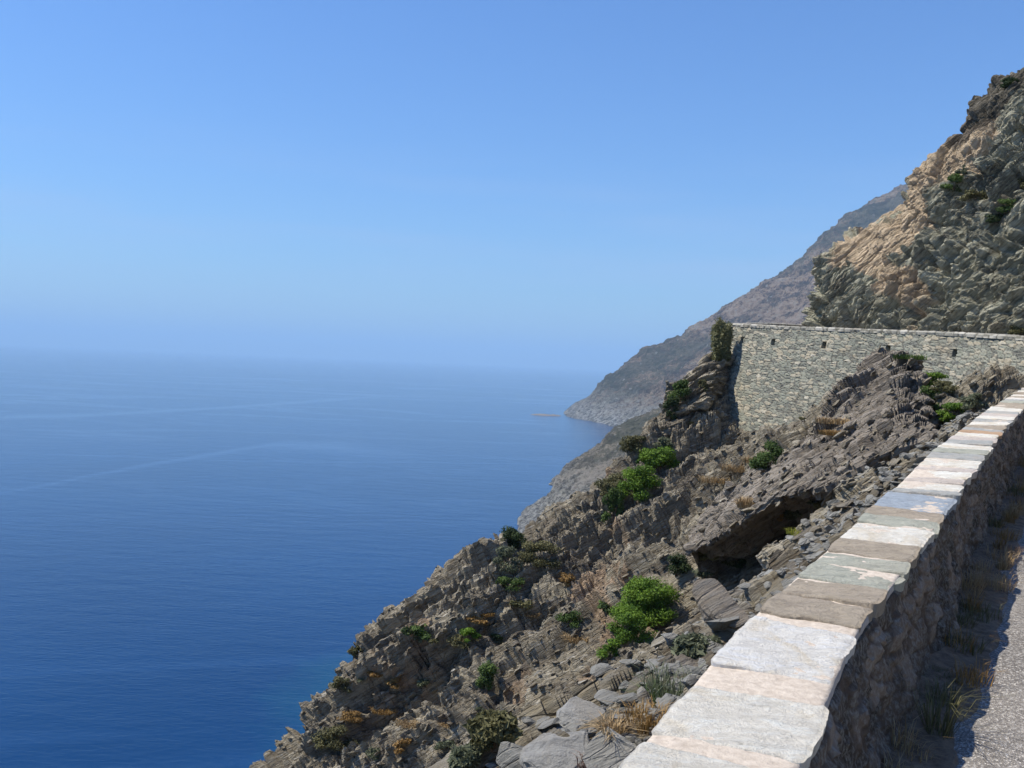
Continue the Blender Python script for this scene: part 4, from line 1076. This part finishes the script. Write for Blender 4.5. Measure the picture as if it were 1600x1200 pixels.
while len(pts) < 1500 and tries < 5000:
    tries += 1
    px_, py_ = NR.uniform(430, 1560), NR.uniform(540, 1200)
    p, n_ = hit(px_, py_)
    if p is None or p[1] > 60 or p[1] < 9: continue
    r_ = .05+.20*NR.random()**3; pts.append(p+NB*0.02); sz.append(r_)
tag(scatter('scree', pts, sz, (.18, .4), M['slope']), 'broken schist plates scattered over the slope', 'scree', kind='stuff')

def boulder(px, py, wpx, depthm, hm, kind, label, name='boulder', tilt=(0, 0), yaw=0, group='flat boulders at the foot of the parapet', seed=1, npt=15, Y=None):
    p, n_ = hit(px, py)
    if p is None: return
    L = wpx*p[1]/F/2
    import bmesh
    rg = np.random.default_rng(seed); u = rg.normal(size=(npt, 3)); u /= np.linalg.norm(u, axis=1, keepdims=True)
    u *= rg.uniform(.75, 1.1, (npt, 1)); u[:, 2] = np.clip(u[:, 2]*1.5, -.8, .75)+u[:, 0]*.12; u[:, :2] = u[:, :2]/np.maximum(.55, np.linalg.norm(u[:, :2], axis=1, keepdims=True))
    bm = bmesh.new()
    for q in u: bm.verts.new(q*np.array([L, depthm/2, hm/2]))
    bmesh.ops.convex_hull(bm, input=bm.verts[:]); bmesh.ops.delete(bm, geom=[v_ for v_ in bm.verts if not v_.link_faces], context='VERTS')
    bmesh.ops.dissolve_limit(bm, angle_limit=.2, verts=bm.verts[:], edges=bm.edges[:])
    bmesh.ops.bevel(bm, geom=bm.edges[:], offset=hm*.05, segments=1, affect='EDGES')
    bmesh.ops.triangulate(bm, faces=bm.faces[:])
    bmesh.ops.subdivide_edges(bm, edges=bm.edges[:], cuts=3, use_grid_fill=True)
    co = np.array([v_.co[:] for v_ in bm.verts]); d = .10*hm*fbm(co*9/hm*.3, seed, 5, .6)+.08*hm*ridge(co*np.array([6, 6, 30])/hm*.2, seed+3, 4)
    for v_, dd in zip(bm.verts, d): v_.co += v_.co.normalized()*float(dd)
    me = bpy.data.meshes.new(name); bm.to_mesh(me); bm.free(); me.materials.append(kind)
    a = me.color_attributes.new('rock', 'FLOAT_COLOR', 'POINT'); a.data.foreach_set('color', np.tile([.6, .6, 0, 1], len(me.vertices)).astype(np.float32))
    o = bpy.data.objects.new(name, me); COL.objects.link(o); o.location = p+np.array([0, 0, hm*.1]); o.rotation_euler = (tilt[0], tilt[1], yaw)
    tag(o, label, 'boulder', group); return o
boulder(868,1182,112,.34,.13,CAPS['boulder'],'largest pale grey flat slab lying at the bottom edge',tilt=(.15,-.2),yaw=.2,seed=3)
boulder(905,1128,84,.3,.12,CAPS['boulder'],'pale grey angular slab just above the largest slab',tilt=(.1,.1),yaw=-.1,seed=4)
boulder(1088,1052,60,.3,.16,M['outcrop'],'grey tilted block leaning beside the low grey green shrub',tilt=(.2,-.5),yaw=.5,seed=5)
boulder(1140,962,64,.6,.2,M['outcrop'],'brown flat slab beside the parapet above the rubble',tilt=(.25,-.45),yaw=.35,seed=6)
boulder(975,1160,50,.2,.1,CAPS['boulder'],'small pale stone between the dry tuft and the parapet',tilt=(.1,.2),yaw=.6,seed=7)
boulder(820,1195,50,.3,.14,M['rubblem'],'rough grey stone left of the largest flat slab',tilt=(.1,.2),yaw=.9,seed=8)
